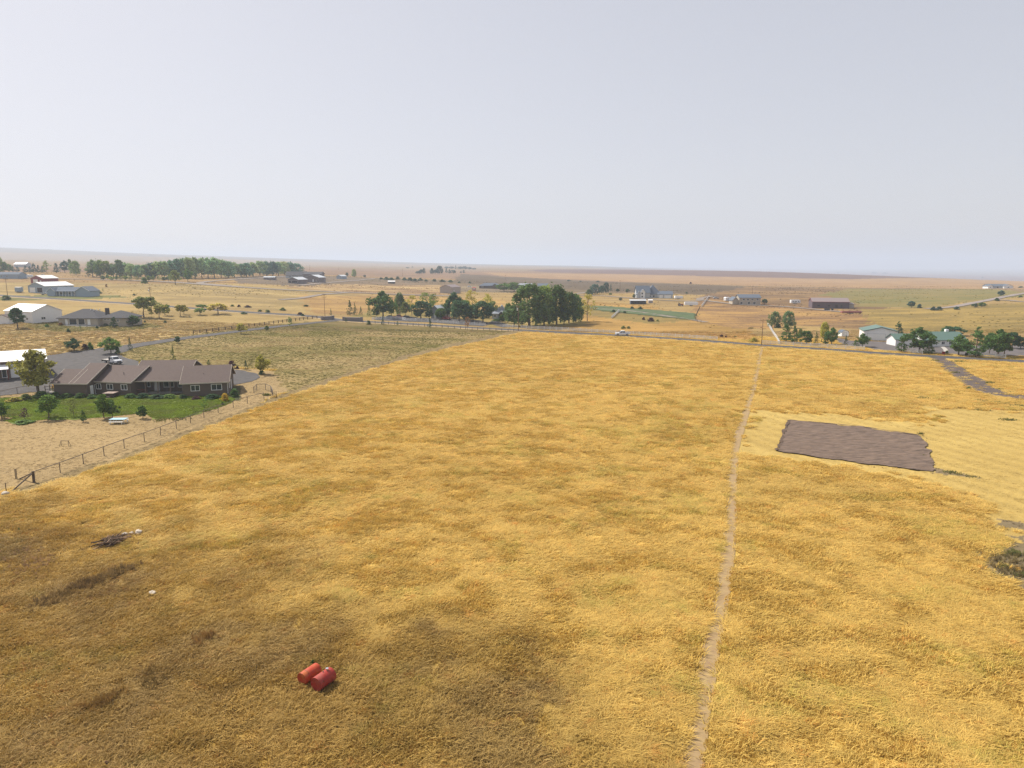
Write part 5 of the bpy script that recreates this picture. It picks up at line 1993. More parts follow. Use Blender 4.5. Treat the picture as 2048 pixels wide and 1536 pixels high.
# black plastic bins near the dirt drive
for x, y, c_, lb in ((1886.5, 709.5, VRED, 'small dark red box by the house path at the road'), (1933, 712, PLAST, 'black bin at the road edge under the right-hand trees'), (1957, 713.5, PLAST, 'black bin next to the dark tree trunk at far right')):
    p = G(x, y)
    o = root('rubbish_bin', p, .2, lb, 'bin')
    MB().prism([(-.28, 0), (.28, 0), (.34, .95), (-.34, .95)], -.3, .3).out('tub', c_, o)
    MB().box(-.37, .37, -.34, .34, .952, 1.02).out('lid', c_, o)
# distant field crossing pieces: cattle? dark bales in front of the purple barn
for i, x in enumerate((1650.5, 1654, 1657.5, 1664.5)):
    p = G(x, 621)
    o = root('feed_bin', p, .1, ['leftmost dark feed bin before the purple-brown barn', 'second dark feed bin before the purple-brown barn', 'third dark feed bin before the purple-brown barn', 'dark feed bin set apart to the right before the purple-brown barn'][i], 'bin', 'dark feed bins before the barn')
    MB().prism([(-.4, .25), (.4, .25), (.55, 1.1), (-.55, 1.1)], -.4, .4).out('tub', PLAST, o)
    for sx in (-.35, .35):
        MB().box(sx - .05, sx + .05, -.35, .35, 0, .25).out('leg', POSTW, o)
# horses by the paddock
# ------------------------------------------------------------------ trees and shrubs, (kind, foot x, foot y, height, width, tint, label) as surveyed
TREES = [
    # yard of the brown house
    ('broad', 77, 789, 88, 74, (.15, .145, .03), 'tall yellow-green tree between the workshop and the brown house'),
    ('broad', 98, 837, 48, 42, 'mid', 'spreading green tree on the lawn edge, largest before the garage wing'),
    ('sparse', 50, 840, 25, 18, 'maroon', 'thin purplish sapling on the lawn edge near the left'),
    ('broad', 4, 837, 32, 28, 'mid', 'green bushy tree cut by the left edge at the lawn'),
    ('sparse', 148, 833, 38, 24, 'olive', 'thin sparse tree on the lawn right of the spreading one'),
    ('pine', 167, 844, 25, 13, 'dark', 'small dark conifer at the lower lawn edge'),
    ('broad', 208, 836, 48, 32, 'mid', 'upright leafy tree on the lawn left of the pale blue table'),
    ('broad', 225, 837, 36, 25, 'dark', 'rounder dark tree just behind the pale blue table'),
    ('round', 286, 837, 26, 19, 'dark', 'small round dark tree at the lawn edge right of the table'),
    ('sparse', 386, 823, 13, 11, 'olive', 'small staked sapling on the right end of the lawn'),
    ('sparse', 409, 821, 24, 19, 'mid', 'leaning open sapling on the right end of the lawn'),
    ('shrub', 450, 802, 16, 16, 'gold', 'yellow shrub at the corner of the right wing'),
    ('shrub', 445, 810, 6, 7, 'mid', 'tiny green plant on the lawn near the yellow shrub'),
    ('shrub', 30, 803, 9, 26, 'yellow', 'yellow-green weeds under the pipe rail at the left'),
    ('shrub', 83, 796, 14, 30, 'dark', 'dark bushes at the foot of the tall yellow-green tree'),
    ('shrub', 52, 800, 12, 24, 'olive', 'olive bushes along the pipe rail left of the tall tree'),
    ('shrub', 112, 795, 11, 20, 'dark', 'dark shrub at the left corner of the garage wing'),
    ('shrub', 133, 795.5, 9, 26, 'dark', 'dark low hedge under the garage wall'),
    ('shrub', 160, 796, 10, 24, 'dark', 'dark low hedge at the right end of the garage wall'),
    ('shrub', 183, 797, 9, 18, 'dark', 'dark shrub by the white door of the garage wing'),
    ('shrub', 262, 796, 9, 22, 'dark', 'dark shrub right of the hot tub'),
    ('shrub', 285, 796, 9, 26, 'deep', 'dark shrub at the left end of the porch'),
    ('shrub', 312, 797, 8, 28, 'deep', 'dark shrub before the middle of the porch'),
    ('shrub', 340, 796, 8, 26, 'mid', 'green shrub before the right part of the porch'),
    ('shrub', 366, 797, 8, 18, 'deep', 'dark shrub where the porch meets the right wing'),
    ('shrub', 392, 798, 6, 18, 'maroon', 'reddish low plants under the right wing window'),
    ('shrub', 424, 798, 10, 28, 'deep', 'dark bushes under the wide window of the right wing'),
    ('shrub', 470, 793, 16, 20, 'dark', 'dark green shrub behind the right wing gable'),
    ('shrub', 533, 791, 8, 10, 'weed', 'dry weeds inside the corner pen'),
    ('shrub', 20, 832, 7, 40, 'weed', 'low green weeds at the left end of the lawn'),
    ('shrub', 45, 846, 6, 36, 'mid', 'low green patch below the purplish sapling'),
    ('shrub', 322, 841, 6, 36, 'weed', 'low grey-green weeds right of the small round tree'),
    ('shrub', 358, 838, 6, 34, 'weed', 'low grey-green weeds by the middle of the pipe fence'),
    # behind the house
    ('broad', 148, 702, 25, 29, 'deep', 'dark many-stemmed bush at the top edge of the gravel yard'),
    ('shrub', 170, 700, 12, 15, 'maroon', 'reddish dead bush beside the dark many-stemmed one'),
    ('shrub', 181, 699, 14, 12, 'mid', 'small green bush right of the reddish one'),
    ('broad', 222, 707, 32, 34, 'mid', 'round green tree at the gravel yard by the flatbed truck'),
    ('shrub', 235, 707, 14, 10, 'dark', 'narrow dark bush right of the round green tree'),
    ('spruce', 260.5, 702, 28, 12, 'deep', 'slim young spruce beside the drive near the flatbed truck'),
    ('round', 356, 686.5, 14, 11, 'deep', 'small dense round evergreen on the edge of the drive'),
    ('spruce', 347, 724, 33, 15, 'olive', 'slim olive spruce rising behind the porch roof'),
    ('sparse', 285, 728, 15, 12, 'olive', 'thin bushy sapling behind the left ridge of the brown house'),
    ('shrub', 292, 728, 7, 8, 'maroon', 'little dark bush right of the thin sapling behind the ridge'),
    ('shrub', 281, 732, 9, 8, 'gold', 'bright yellow small bush behind the brown ridge'),
    ('pine', 417.5, 729, 10, 10, 'olive', 'small olive bush behind the right wing ridge'),
    ('round', 463, 736, 15, 13, 'maroon', 'dark maroon bush at the peak of the right wing'),
    ('shrub', 475, 737.5, 5, 7, 'maroon', 'small round maroon bush near the gravel pad'),
    ('spruce', 492, 740, 21, 12, 'deep', 'small dark conifer above the gravel pad'),
    ('broad', 523, 748, 38, 27, 'yellow', 'yellow-green small tree right of the gravel pad'),
    ('shrub', 523, 749, 8, 13, 'dark', 'dark bush round the foot of the yellow-green small tree'),
    ('broad', 482, 667.5, 21, 20, 'yellow', 'yellow-green round tree on the drive before the brown fence'),
    ('round', 534, 661.5, 10, 8, 'dark', 'small dark evergreen below the brown fence'),
    ('sparse', 580, 656, 23, 12, 'mid', 'thin leaning street tree at the brown fence'),
    # tan shops and bungalow, left
    ('broad', 36, 657, 42, 33, 'deep', 'dark bushy tree in front of the tall white metal shop'),
    ('pine', 229, 656, 23, 16, 'deep', 'dark conifer before the right end of the bungalow'),
    ('round', 266, 652, 21, 29, 'dark', 'wide round tree on a stump right of the bungalow'),
    ('shrub', 137, 665, 8, 8, 'deep', 'small dark bush on the dry grass below the bungalow'),
    ('shrub', 94, 654, 6, 8, 'mid', 'small green bush between the tall shop and the bungalow'),
    ('sparse', 161, 658, 8, 5, 'mid', 'tiny sapling before the bungalow patio'),
    ('shrub', 194, 657, 5, 6, 'deep', 'small dark shrub before the bungalow corner'),
    ('shrub', 122, 651, 6, 10, 'rust', 'rust-coloured shrub at the left end of the bungalow'),
    ('shrub', 212, 652, 5, 14, 'deep', 'dark low hedge against the bungalow side wall'),
    ('shrub', 242, 648, 5, 12, 'deep', 'dark low hedge at the far end of the bungalow'),
    ('flat', 288, 634.5, 41, 54, 'olive', 'largest spreading tree, leftmost of the row below the far road'),
    ('flat', 319, 637, 27, 36, 'yellow', 'yellow-olive low tree, second in the spreading row'),
    ('flat', 330, 631, 22, 24, 'mid', 'green tree behind the second of the spreading row'),
    ('flat', 361, 632.5, 23, 28, 'yellow', 'yellow-olive flat-topped tree, middle of the spreading row'),
    ('flat', 368, 629, 17, 18, 'olive', 'smaller olive tree behind the middle of the spreading row'),
    ('flat', 400, 630, 14, 27, 'light', 'low bright green tree, fourth of the spreading row'),
    ('flat', 403, 619, 10, 30, 'mid', 'green tree on the road edge behind the fourth of the row'),
    ('flat', 436, 628, 21, 46, 'yellow', 'wide yellow-green tree, rightmost of the spreading row'),
    ('shrub', 330, 646, 5, 7, 'deep', 'small dark shrub right of the bungalow lawn'),
    ('shrub', 290, 645, 4, 5, 'deep', 'tiny dark shrub near the wide round tree'),
    ('shrub', 12, 600, 9, 20, 'dark', 'dark bushes beside the left edge power pole'),
    ('sparse', 206, 583, 6, 5, 'olive', 'tiny tree right of the blue-grey farmhouse'),
    ('shrub', 197, 587, 5, 13, 'deep', 'dark shrubs right of the blue-grey farmhouse'),
    ('shrub', 213, 574, 6, 5, 'rust', 'lone small bush in the tan field above the farmhouse'),
    ('shrub', 268, 591, 4, 5, 'deep', 'lone dark bush left of the transformer pole'),
    # far left group
    ('poplar', 1, 546, 31, 15, 'light', 'pale tall tree at the very left edge'),
    ('broad', 10, 546, 22, 16, 'mid', 'green tree next to the pale one at the left edge'),
    ('round', 18, 545, 17, 11, 'mid', 'smaller green tree above the long low house'),
    ('pine', 26, 544, 13, 10, 'blue', 'first dark conifer below the distant blue-roofed shop'),
    ('pine', 35, 544, 12, 10, 'blue', 'second dark conifer below the distant blue-roofed shop'),
    ('pine', 51.5, 546, 15, 10, 'blue', 'dark conifer just right of the distant blue-roofed shop'),
    ('pine', 60, 546, 14, 10, 'blue', 'dark conifer between the blue-roofed shop and the taller one'),
    ('pine', 68, 546, 21, 12, 'blue', 'tallest dark conifer of the far left group'),
    ('pine', 77, 546, 16, 10, 'blue', 'dark conifer right of the tallest one in the far left group'),
    ('pine', 86, 546, 15, 10, 'blue', 'last dark conifer of the far left group'),
    ('sparse', 94, 547, 27, 17, 'light', 'pale open tree right of the far left conifers'),
    ('pine', 113, 546, 20, 15, 'blue', 'single dark conifer on the far left field'),
    ('broad', 130, 546, 24, 17, 'blue', 'blue-green tree right of the single far conifer'),
    ('broad', 141, 544, 25, 11, 'grey', 'slender grey-green tree behind the pale far tree'),
    ('poplar', 152, 550, 28, 18, 'light', 'pale yellow-green tree standing nearest at the far left field'),
    ('spruce', 177, 554, 23, 14, 'blue', 'dark pointed conifer at the left end of the long windbreak'),
    ('shrub', 289, 567, 12, 13, 'mid', 'round green bush on the road below the windbreak'),
    ('broad', 351, 569, 28, 20, 'olive', 'dark leafy tree standing forward of the windbreak on the road'),
    ('broad', 376, 564, 27, 17, 'mid', 'green tree forward of the windbreak, right of the dark leafy one'),
    # centre
    ('spruce', 662, 631, 14, 7, 'deep', 'tiny spruce behind the left entrance wall'),
    ('spruce', 700, 630, 30, 18, 'dark', 'full spruce behind the right entrance wall'),
    ('spruce', 710, 630, 24, 11, 'dark', 'slim spruce touching the full one behind the entrance wall'),
    ('spruce', 722, 631, 18, 11, 'dark', 'small spruce between the full one and the olive one'),
    ('spruce', 738, 632, 24, 14, 'olive', 'olive spruce nearest the big dark cottonwood'),
    ('broad', 766, 635, 51, 48, 'dark', 'big dark cottonwood left of the parked red truck'),
    ('poplar', 800, 632, 46, 27, 'grey', 'grey-green open tree behind the dark red truck'),
    ('sparse', 824, 630, 40, 32, 'yellow', 'yellow-green thin tree left of the grey shop'),
    ('sparse', 852, 628, 44, 38, 'light', 'light green thin tree behind the grey shop'),
    ('sparse', 868, 626, 40, 30, 'olive', 'olive thin tree behind the grey shop roof'),
    ('round', 842, 639, 38, 40, 'deep', 'round dark tree left of the grey shop'),
    ('round', 882, 639, 23, 23, 'mid', 'small round green tree covering the grey shop front'),
    ('broad', 908, 637, 51, 36, 'deep', 'tall dark tree right of the grey shop roof'),
    ('round', 918, 643, 44, 42, 'deep', 'round dark tree above the two globe lamps'),
    ('sparse', 944, 634, 54, 38, 'yellow', 'tall yellowish tree behind the globe-lamp tree'),
    ('sparse', 974, 634, 48, 36, 'yellow', 'yellow-olive tall tree left of the cottage'),
    ('broad', 985, 636, 34, 26, 'olive', 'olive tree against the left of the cottage roof'),
    ('round', 966, 645, 43, 42, 'deep', 'round dark tree left of the cottage drive'),
    ('round', 946, 644, 34, 26, 'dark', 'lower dark tree between the two round dark ones'),
    ('broad', 930, 640, 40, 26, 'mid', 'mid green tree in the gap behind the globe-lamp trees'),
    ('broad', 895, 636, 36, 22, 'dark', 'dark tree against the right slope of the grey shop roof'),
    ('poplar', 1016, 646, 40, 20, 'mid', 'green poplar between the cottage and the tall grey pole'),
    ('broad', 812, 634, 30, 20, 'olive', 'olive low tree between the grey-green tree and the round dark one'),
    ('broad', 783, 634, 34, 22, 'mid', 'mid green tree at the right flank of the big dark cottonwood'),
    ('broad', 752, 634, 16, 16, 'dark', 'low dark bush at the left foot of the big dark cottonwood'),
    ('broad', 858, 639, 18, 16, 'deep', 'low dark bush between the round dark tree and the grey shop'),
    ('broad', 932, 645, 26, 20, 'deep', 'dark bush right of the globe lamps'),
    ('broad', 1004, 645, 16, 14, 'dark', 'dark bush at the right corner of the cottage'),
    ('broad', 1044, 652, 30, 22, 'mid', 'green bush behind the tall grey pole'),
    ('shrub', 996, 642.5, 5, 26, 'dark', 'low green hedge before the cottage'),
    ('round', 1028, 652, 42, 38, 'dark', 'round dark tree just left of the tall grey pole'),
    ('poplar', 1059, 653, 84, 74, 'dark', 'huge dark cottonwood right of the tall grey pole'),
    ('poplar', 1088, 650, 76, 46, 'light', 'light yellow-green poplar between the two tallest dark crowns'),
    ('poplar', 1113, 649, 78, 54, 'dark', 'tall dark poplar in the middle of the big grove'),
    ('poplar', 1138, 647, 62, 42, 'dark', 'dark poplar on the right shoulder of the big grove'),
    ('poplar', 1151, 644, 54, 26, 'mid', 'green poplar near the right end of the big grove'),
    ('broad', 1088, 652.5, 44, 32, 'grey', 'grey-green lower tree at the front of the big grove'),
    ('broad', 1106, 650, 36, 26, 'deep', 'dark lower tree at the front of the big grove'),
    ('broad', 1128, 648.5, 40, 28, 'deep', 'dark undergrowth tree at the front right of the big grove'),
    ('spruce', 1158, 642.5, 42, 24, 'blue', 'dark blue spruce at the right end of the big grove'),
    ('sparse', 1174.5, 642.5, 55, 38, 'yellow', 'yellow thin-crowned tree, last on the right of the big grove'),
    ('spruce', 692, 644, 10, 6, 'dark', 'tiny cedar in front of the right entrance wall'),
    ('shrub', 737, 649, 8, 10, 'dark', 'small dark shrub on the pasture edge right of the wall'),
    ('spruce', 766, 649.5, 16, 10, 'deep', 'young spruce at the dark wire fence, left one'),
    ('sparse', 795, 652.5, 10, 6, 'deep', 'little dark sapling at the wire fence between two spruces'),
    ('spruce', 860, 655.5, 20, 14, 'deep', 'young spruce at the dark wire fence, right one'),
    ('sparse', 935, 660, 27, 12, 'rust', 'thin browning sapling at the wire fence below the globe lamps'),
    # middle distance, right of centre
    ('broad', 1008, 583, 17, 28, 'mid', 'bushy green tree, left one beyond the cottonwood tops'),
    ('broad', 1028, 584, 19, 36, 'mid', 'bushy green tree, right one beyond the cottonwood tops'),
    ('poplar', 1190, 588.5, 20, 20, 'blue', 'round green tree, left end of the far small grove'),
    ('shrub', 1179, 589.5, 11, 16, 'dark', 'low bush at the left foot of the far small grove'),
    ('poplar', 1203, 587, 16, 12, 'blue', 'second tree of the far small grove'),
    ('poplar', 1212, 586, 21, 12, 'blue', 'tallest tree of the far small grove'),
    ('spruce', 1221.5, 583, 16, 9, 'blue', 'pointed tree at the right end of the far small grove'),
    ('round', 1235, 584.5, 7, 8, 'deep', 'small round tree by the far pole'),
    ('round', 1254.5, 586, 8, 8, 'deep', 'small round tree left of the big grey house'),
    ('round', 1241, 601.5, 6, 7, 'deep', 'small round bush above the paddock rails'),
    ('shrub', 1221, 589.5, 4, 8, 'mid', 'low green bush right of the far small grove'),
    ('shrub', 1152, 594, 5, 6, 'mid', 'lone green bush right of the big grove tops'),
    ('round', 1268, 597, 9, 6, 'deep', 'dark tree at the left corner of the big grey house'),
    ('shrub', 1264, 618, 5, 9, 'deep', 'left dark bush above the green strip'),
    ('shrub', 1281, 619, 6, 9, 'deep', 'right dark bush above the green strip'),
    ('shrub', 1227, 624, 5, 8, 'deep', 'dark bush at the top of the slanting white rails'),
    ('shrub', 1249, 626, 4, 8, 'deep', 'small dark bush on the path right of the slanting rails'),
    ('shrub', 1287.5, 640, 6, 6, 'maroon', 'small rusty bush on the olive paddock'),
    ('shrub', 1302, 643, 8, 13, 'maroon', 'larger rusty bush on the olive paddock'),
    ('shrub', 1315.5, 643, 4, 7, 'olive', 'small olive bush right of the rusty ones'),
    ('shrub', 1247, 657.5, 6, 9, 'olive', 'olive bush behind the white pickup'),
    ('shrub', 1257, 657.5, 5, 8, 'olive', 'second olive bush behind the white pickup'),
    ('shrub', 1381, 568, 4, 5, 'maroon', 'lone dark bush on the line of the pink stubble'),
    ('shrub', 1373, 587, 3, 5, 'deep', 'little bush right of the big grey house'),
    ('round', 1476, 606.5, 8, 9, 'dark', 'dark round bush at the left corner of the cream house'),
    ('round', 1529, 609, 11, 13, 'deep', 'dark round bush at the right end of the cream house'),
    ('shrub', 1508, 684, 9, 17, 'yellow', 'yellow-green bush left of the thin brown pole'),
    ('shrub', 1443, 674, 5, 9, 'maroon', 'dark weed clump past the end of the long white fence'),
    ('shrub', 1452, 675, 4, 6, 'maroon', 'small weed clump next to the dark one past the fence end'),
    ('shrub', 1470, 674, 4, 7, 'weed', 'olive weed clump on the brown slope'),
    ('shrub', 1501, 657, 4, 9, 'weed', 'low weed clump left of the thin pole'),
    # trees along the road on the right
    ('poplar', 1549, 655, 32, 22, 'grey', 'left one of the two pale grey-green poplars'),
    ('poplar', 1575.5, 656, 33, 26, 'grey', 'right one of the two pale grey-green poplars'),
    ('shrub', 1555, 656, 9, 14, 'deep', 'dark low bush between the two pale poplars'),
    ('pine', 1572, 684, 36, 30, 'dark', 'broad dark pine behind the white fence corner'),
    ('pine', 1588, 687, 37, 18, 'dark', 'narrower dark pine right of the broad one'),
    ('poplar', 1600, 677, 20, 11, 'olive', 'small olive tree between the dark pines'),
    ('round', 1612.7, 689.5, 29, 27, 'dark', 'round dark tree right of the two pines'),
    ('spruce', 1632, 687.5, 25, 13, 'dark', 'small pointed tree between the round one and the yellow one'),
    ('poplar', 1648, 679, 35, 22, 'yellow', 'yellow-green poplar among the dark trees by the garden shed'),
    ('pine', 1651, 689, 25, 17, 'dark', 'dark bush-like pine below the yellow-green poplar'),
    ('broad', 1663, 690, 34, 26, 'dark', 'leaning dark tree left of the garden shed'),
    ('spruce', 1691, 691, 20, 12, 'dark', 'small cedar in front of the garden shed'),
    ('pine', 1711, 694, 15, 15, 'dark', 'low dark pine left of the overhead door'),
    ('broad', 1724.5, 694, 27, 24, 'dark', 'dark bushy tree at the left corner of the green-roofed shop'),
    ('pine', 1795.6, 676, 35, 21, 'deep', 'dark upright tree behind the right corner of the shop'),
    ('pine', 1802, 705, 34, 24, 'dark', 'dark tree at the left end of the green-roofed house'),
    ('broad', 1838, 706, 50, 52, 'dark', 'widest dark tree before the green-roofed house'),
    ('pine', 1857, 708, 26, 24, 'dark', 'low dark tree touching the widest one on the right'),
    ('round', 1900, 672, 20, 42, 'deep', 'dome of dark foliage behind the green roof'),
    ('broad', 1917, 711, 41, 42, 'dark', 'dark round tree right of the house path'),
    ('pine', 1951, 715, 65, 40, 'dark', 'tallest dark pine on a thick trunk at the right'),
    ('broad', 1978, 709, 44, 28, 'dark', 'dark tree between the tallest pine and the twin trunks'),
    ('broad', 1995, 714, 54, 44, 'dark', 'big dark tree above the far right white fence'),
    ('broad', 2008, 712, 46, 30, 'dark', 'slimmer dark tree right of the twin trunks'),
    ('round', 2024, 697, 34, 26, 'deep', 'dark tree behind the drive at far right'),
    ('round', 2041, 697, 23, 24, 'deep', 'round dark tree at the right edge'),
    ('shrub', 1894, 708, 7, 8, 'olive', 'small shrub by the house path at the road'),
    ('shrub', 1871, 722, 5, 16, 'weed', 'green weeds left of the dirt drive mouth'),
    ('shrub', 1917, 724, 6, 22, 'weed', 'green weeds right of the dirt drive mouth'),
    ('shrub', 1880, 728, 4, 8, 'weed', 'green weed tuft lower on the left drive edge'),
    ('shrub', 1909, 746, 6, 14, 'weed', 'olive weeds midway on the left drive edge'),
    ('shrub', 1935, 738, 4, 16, 'weed', 'olive weeds on the right drive edge'),
    ('shrub', 1980, 767, 9, 14, 'weed', 'bright green weed bush on the right drive edge'),
    ('shrub', 1999, 779, 5, 12, 'weed', 'low green weeds where the drive bends'),
    ('shrub', 2022, 20 + 765, 5, 14, 'weed', 'olive weeds along the bent drive'),
    ('shrub', 1937, 778, 5, 9, 'olive', 'olive tuft on the lower left drive edge'),
    ('shrub', 1848, 797, 6, 26, 'weed', 'grey-green weed patch in the gold grass left of the drive bend'),
    ('shrub', 1880, 796, 4, 26, 'weed', 'thin weed patch right of the grey-green one'),
    ('shrub', 1962, 802, 6, 30, 'weed', 'green weed strip below the bent drive, left part'),
    ('shrub', 2005, 808, 7, 34, 'weed', 'green weed strip below the bent drive, middle part'),
    ('shrub', 2042, 813, 7, 30, 'weed', 'green weed strip below the bent drive, right part'),
    ('shrub', 1958, 820, 5, 18, 'weed', 'green weed patch on the pale mown ground'),
    ('shrub', 2018, 840, 6, 26, 'weed', 'green weed patch on the pale mown ground at the right'),
    ('shrub', 1737, 889, 4, 8, 'weed', 'upper green weed on the dark tilled plot'),
    ('shrub', 1748, 896, 4, 9, 'weed', 'middle green weed on the dark tilled plot'),
    ('shrub', 1745, 906, 5, 11, 'weed', 'lower green weed on the dark tilled plot'),
    ('shrub', 1848, 911, 5, 12, 'weed', 'green weed at the right side of the tilled plot'),
    ('shrub', 1842, 868, 6, 10, 'weed', 'weeds at the upper right corner of the tilled plot'),
    ('shrub', 1905, 945, 6, 26, 'weed', 'weeds off the lower right corner of the tilled plot'),
    ('shrub', 1940, 953, 4, 22, 'weed', 'thin trail of weeds running right from the plot corner'),
    ('shrub', 2030, 1108, 14, 30, 'weed', 'green weeds on the bare ground at the right edge'),
    ('shrub', 2010, 1135, 12, 28, 'weed', 'olive weeds on the bare ground near the right edge'),
    ('shrub', 2042, 1150, 12, 26, 'weed', 'lower green weeds at the right edge'),
    ('shrub', 1992, 1152, 9, 22, 'weed', 'thin olive weeds left of the bare ground'),
    ('shrub', 1990, 1106, 8, 30, 'weed', 'grey-green weeds at the top of the bare ground'),
    # slope and crest on the far right
    ('round', 1822.7, 615, 13, 13, 'blue', 'dark round tree on the hill road, leftmost'),
    ('shrub', 1839, 616, 8, 10, 'blue', 'dark bush right of the leftmost hill tree'),
    ('shrub', 1867, 621, 8, 10, 'blue', 'left half of the dark double bush below the hill road'),
    ('shrub', 1878, 621, 8, 12, 'blue', 'right half of the dark double bush below the hill road'),
    ('shrub', 1913.5, 619, 6, 12, 'blue', 'low dark bush in the middle of the hill road'),
    ('round', 1950, 615, 8, 12, 'deep', 'round bush, left of the green pair below the hill road'),
    ('round', 1964, 614, 9, 13, 'mid', 'round bush, right of the green pair below the hill road'),
    ('round', 2002, 593, 12, 14, 'blue', 'round blue-green tree above the hill road bend'),
    ('shrub', 1994, 602, 6, 10, 'deep', 'dark bush at the hill road fork'),
    ('shrub', 2041, 595, 4, 8, 'deep', 'small bush near the right edge on the hill road'),
    ('shrub', 2041, 575.5, 3, 10, 'deep', 'dark bush right of the crest house'),
    # small things in the near field
    ('shrub', 626, 1330, 11, 9, 'dark', 'small dark weed just behind the fuel tanks'),
    ('shrub', 212, 1530, 9, 15, 'maroon', 'dark weed at the lower left edge of the picture'),
    ('shrub', 138, 1341, 6, 6, 'dark', 'small dark weed in the brown grass at lower left'),
    ('shrub', 202, 1248, 6, 5, 'dark', 'small dark weed right of the brown ridge'),
    ('shrub', 38, 1062, 6, 5, 'dark', 'small dark weed near the left edge above the ridge'),
]
# scrub along the dry wash in the centre distance
for i, (x, y, h, w) in enumerate(((762, 559, 4, 9), (773, 560, 6, 12), (783, 561, 6, 12), (795, 559, 6, 10), (809, 561, 6, 10), (820, 562, 7, 12), (830, 563, 6, 12), (841, 562, 6, 10), (852, 563, 4, 9), (869, 563, 5, 10), (884, 564, 5, 12), (901, 565, 5, 10), (918, 566, 3, 7), (940, 567, 4, 6))):
    TREES.append(('shrub', x, y, h, w, 'deep', ['first', 'second', 'third', 'fourth', 'fifth', 'sixth', 'seventh', 'eighth', 'ninth', 'tenth', 'eleventh', 'twelfth', 'thirteenth', 'last'][i] + ' dark bush from the left in the scrub line above the tan shop', 'scrub line'))
TREES += [
    ('poplar', 708.5, 554, 15, 10, 'light', 'pale green tree alone right of the small grey barn'),
    ('round', 694, 554, 9, 6, 'deep', 'dark tree touching the small grey barn'),
    ('round', 729.5, 555.5, 6, 5, 'blue', 'small dark tree right of the pale green one'),
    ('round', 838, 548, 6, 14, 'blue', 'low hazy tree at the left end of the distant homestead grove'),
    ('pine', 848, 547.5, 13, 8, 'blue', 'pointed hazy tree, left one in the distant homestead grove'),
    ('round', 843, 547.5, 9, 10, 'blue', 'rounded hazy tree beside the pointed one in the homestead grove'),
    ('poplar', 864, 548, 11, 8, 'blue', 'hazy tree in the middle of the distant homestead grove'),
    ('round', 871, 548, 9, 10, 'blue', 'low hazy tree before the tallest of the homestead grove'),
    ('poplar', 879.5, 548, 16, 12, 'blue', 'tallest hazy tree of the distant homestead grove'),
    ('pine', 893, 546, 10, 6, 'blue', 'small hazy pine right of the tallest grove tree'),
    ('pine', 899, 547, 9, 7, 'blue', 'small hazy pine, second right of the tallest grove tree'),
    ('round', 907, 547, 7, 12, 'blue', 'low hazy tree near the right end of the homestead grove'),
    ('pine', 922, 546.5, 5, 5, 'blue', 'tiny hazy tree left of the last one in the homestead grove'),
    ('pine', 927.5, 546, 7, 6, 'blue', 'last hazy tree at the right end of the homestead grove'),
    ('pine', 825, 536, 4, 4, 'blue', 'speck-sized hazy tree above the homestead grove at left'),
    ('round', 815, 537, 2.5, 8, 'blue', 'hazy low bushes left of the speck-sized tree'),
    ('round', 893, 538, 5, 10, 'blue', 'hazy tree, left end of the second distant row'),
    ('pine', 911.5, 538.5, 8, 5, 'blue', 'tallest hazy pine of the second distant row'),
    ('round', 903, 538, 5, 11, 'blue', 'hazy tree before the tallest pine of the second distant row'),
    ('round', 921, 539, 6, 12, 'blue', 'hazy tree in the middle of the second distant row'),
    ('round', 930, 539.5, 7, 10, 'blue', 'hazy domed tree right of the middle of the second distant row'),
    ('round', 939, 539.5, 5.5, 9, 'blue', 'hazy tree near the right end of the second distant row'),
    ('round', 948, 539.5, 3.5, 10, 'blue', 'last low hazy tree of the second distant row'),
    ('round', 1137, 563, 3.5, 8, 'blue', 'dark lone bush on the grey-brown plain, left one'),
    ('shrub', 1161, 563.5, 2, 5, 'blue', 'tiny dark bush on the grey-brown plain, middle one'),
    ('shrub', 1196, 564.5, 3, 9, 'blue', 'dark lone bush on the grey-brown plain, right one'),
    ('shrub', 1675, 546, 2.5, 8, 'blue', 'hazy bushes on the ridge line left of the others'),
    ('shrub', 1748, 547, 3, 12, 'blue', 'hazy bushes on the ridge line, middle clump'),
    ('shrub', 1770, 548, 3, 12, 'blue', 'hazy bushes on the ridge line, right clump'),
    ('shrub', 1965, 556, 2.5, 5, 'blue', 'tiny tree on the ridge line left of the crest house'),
]
# the long windbreak: young trees in front, tall mixed trees, dark pines behind
ORD = ['first', 'second', 'third', 'fourth', 'fifth', 'sixth', 'seventh', 'eighth', 'ninth', 'tenth', 'eleventh', 'twelfth', 'thirteenth', 'fourteenth', 'fifteenth', 'sixteenth', 'seventeenth', 'eighteenth', 'nineteenth', 'twentieth',
       'twenty-first', 'twenty-second', 'twenty-third', 'twenty-fourth', 'twenty-fifth', 'twenty-sixth', 'twenty-seventh', 'twenty-eighth', 'twenty-ninth', 'thirtieth', 'thirty-first', 'thirty-second', 'thirty-third', 'thirty-fourth', 'thirty-fifth', 'thirty-sixth']
TOPX = [180, 200, 215, 226, 236, 245, 256, 275, 290, 310, 330, 345, 370, 395, 410, 440, 452, 480, 505, 520, 545, 560, 575, 592, 600]
TOPY = [521, 519, 521, 529, 520, 518, 526, 529, 527, 523, 521, 519, 516, 513, 514, 517, 521, 527, 523, 521, 522, 523, 522, 524, 530]
BASX, BASY = [170, 250, 300, 350, 400, 440, 500, 560, 610], [553.5, 555.5, 557, 557.5, 557, 556, 553, 551, 549.5]
g = random.Random(21)
x, i = 186, 0
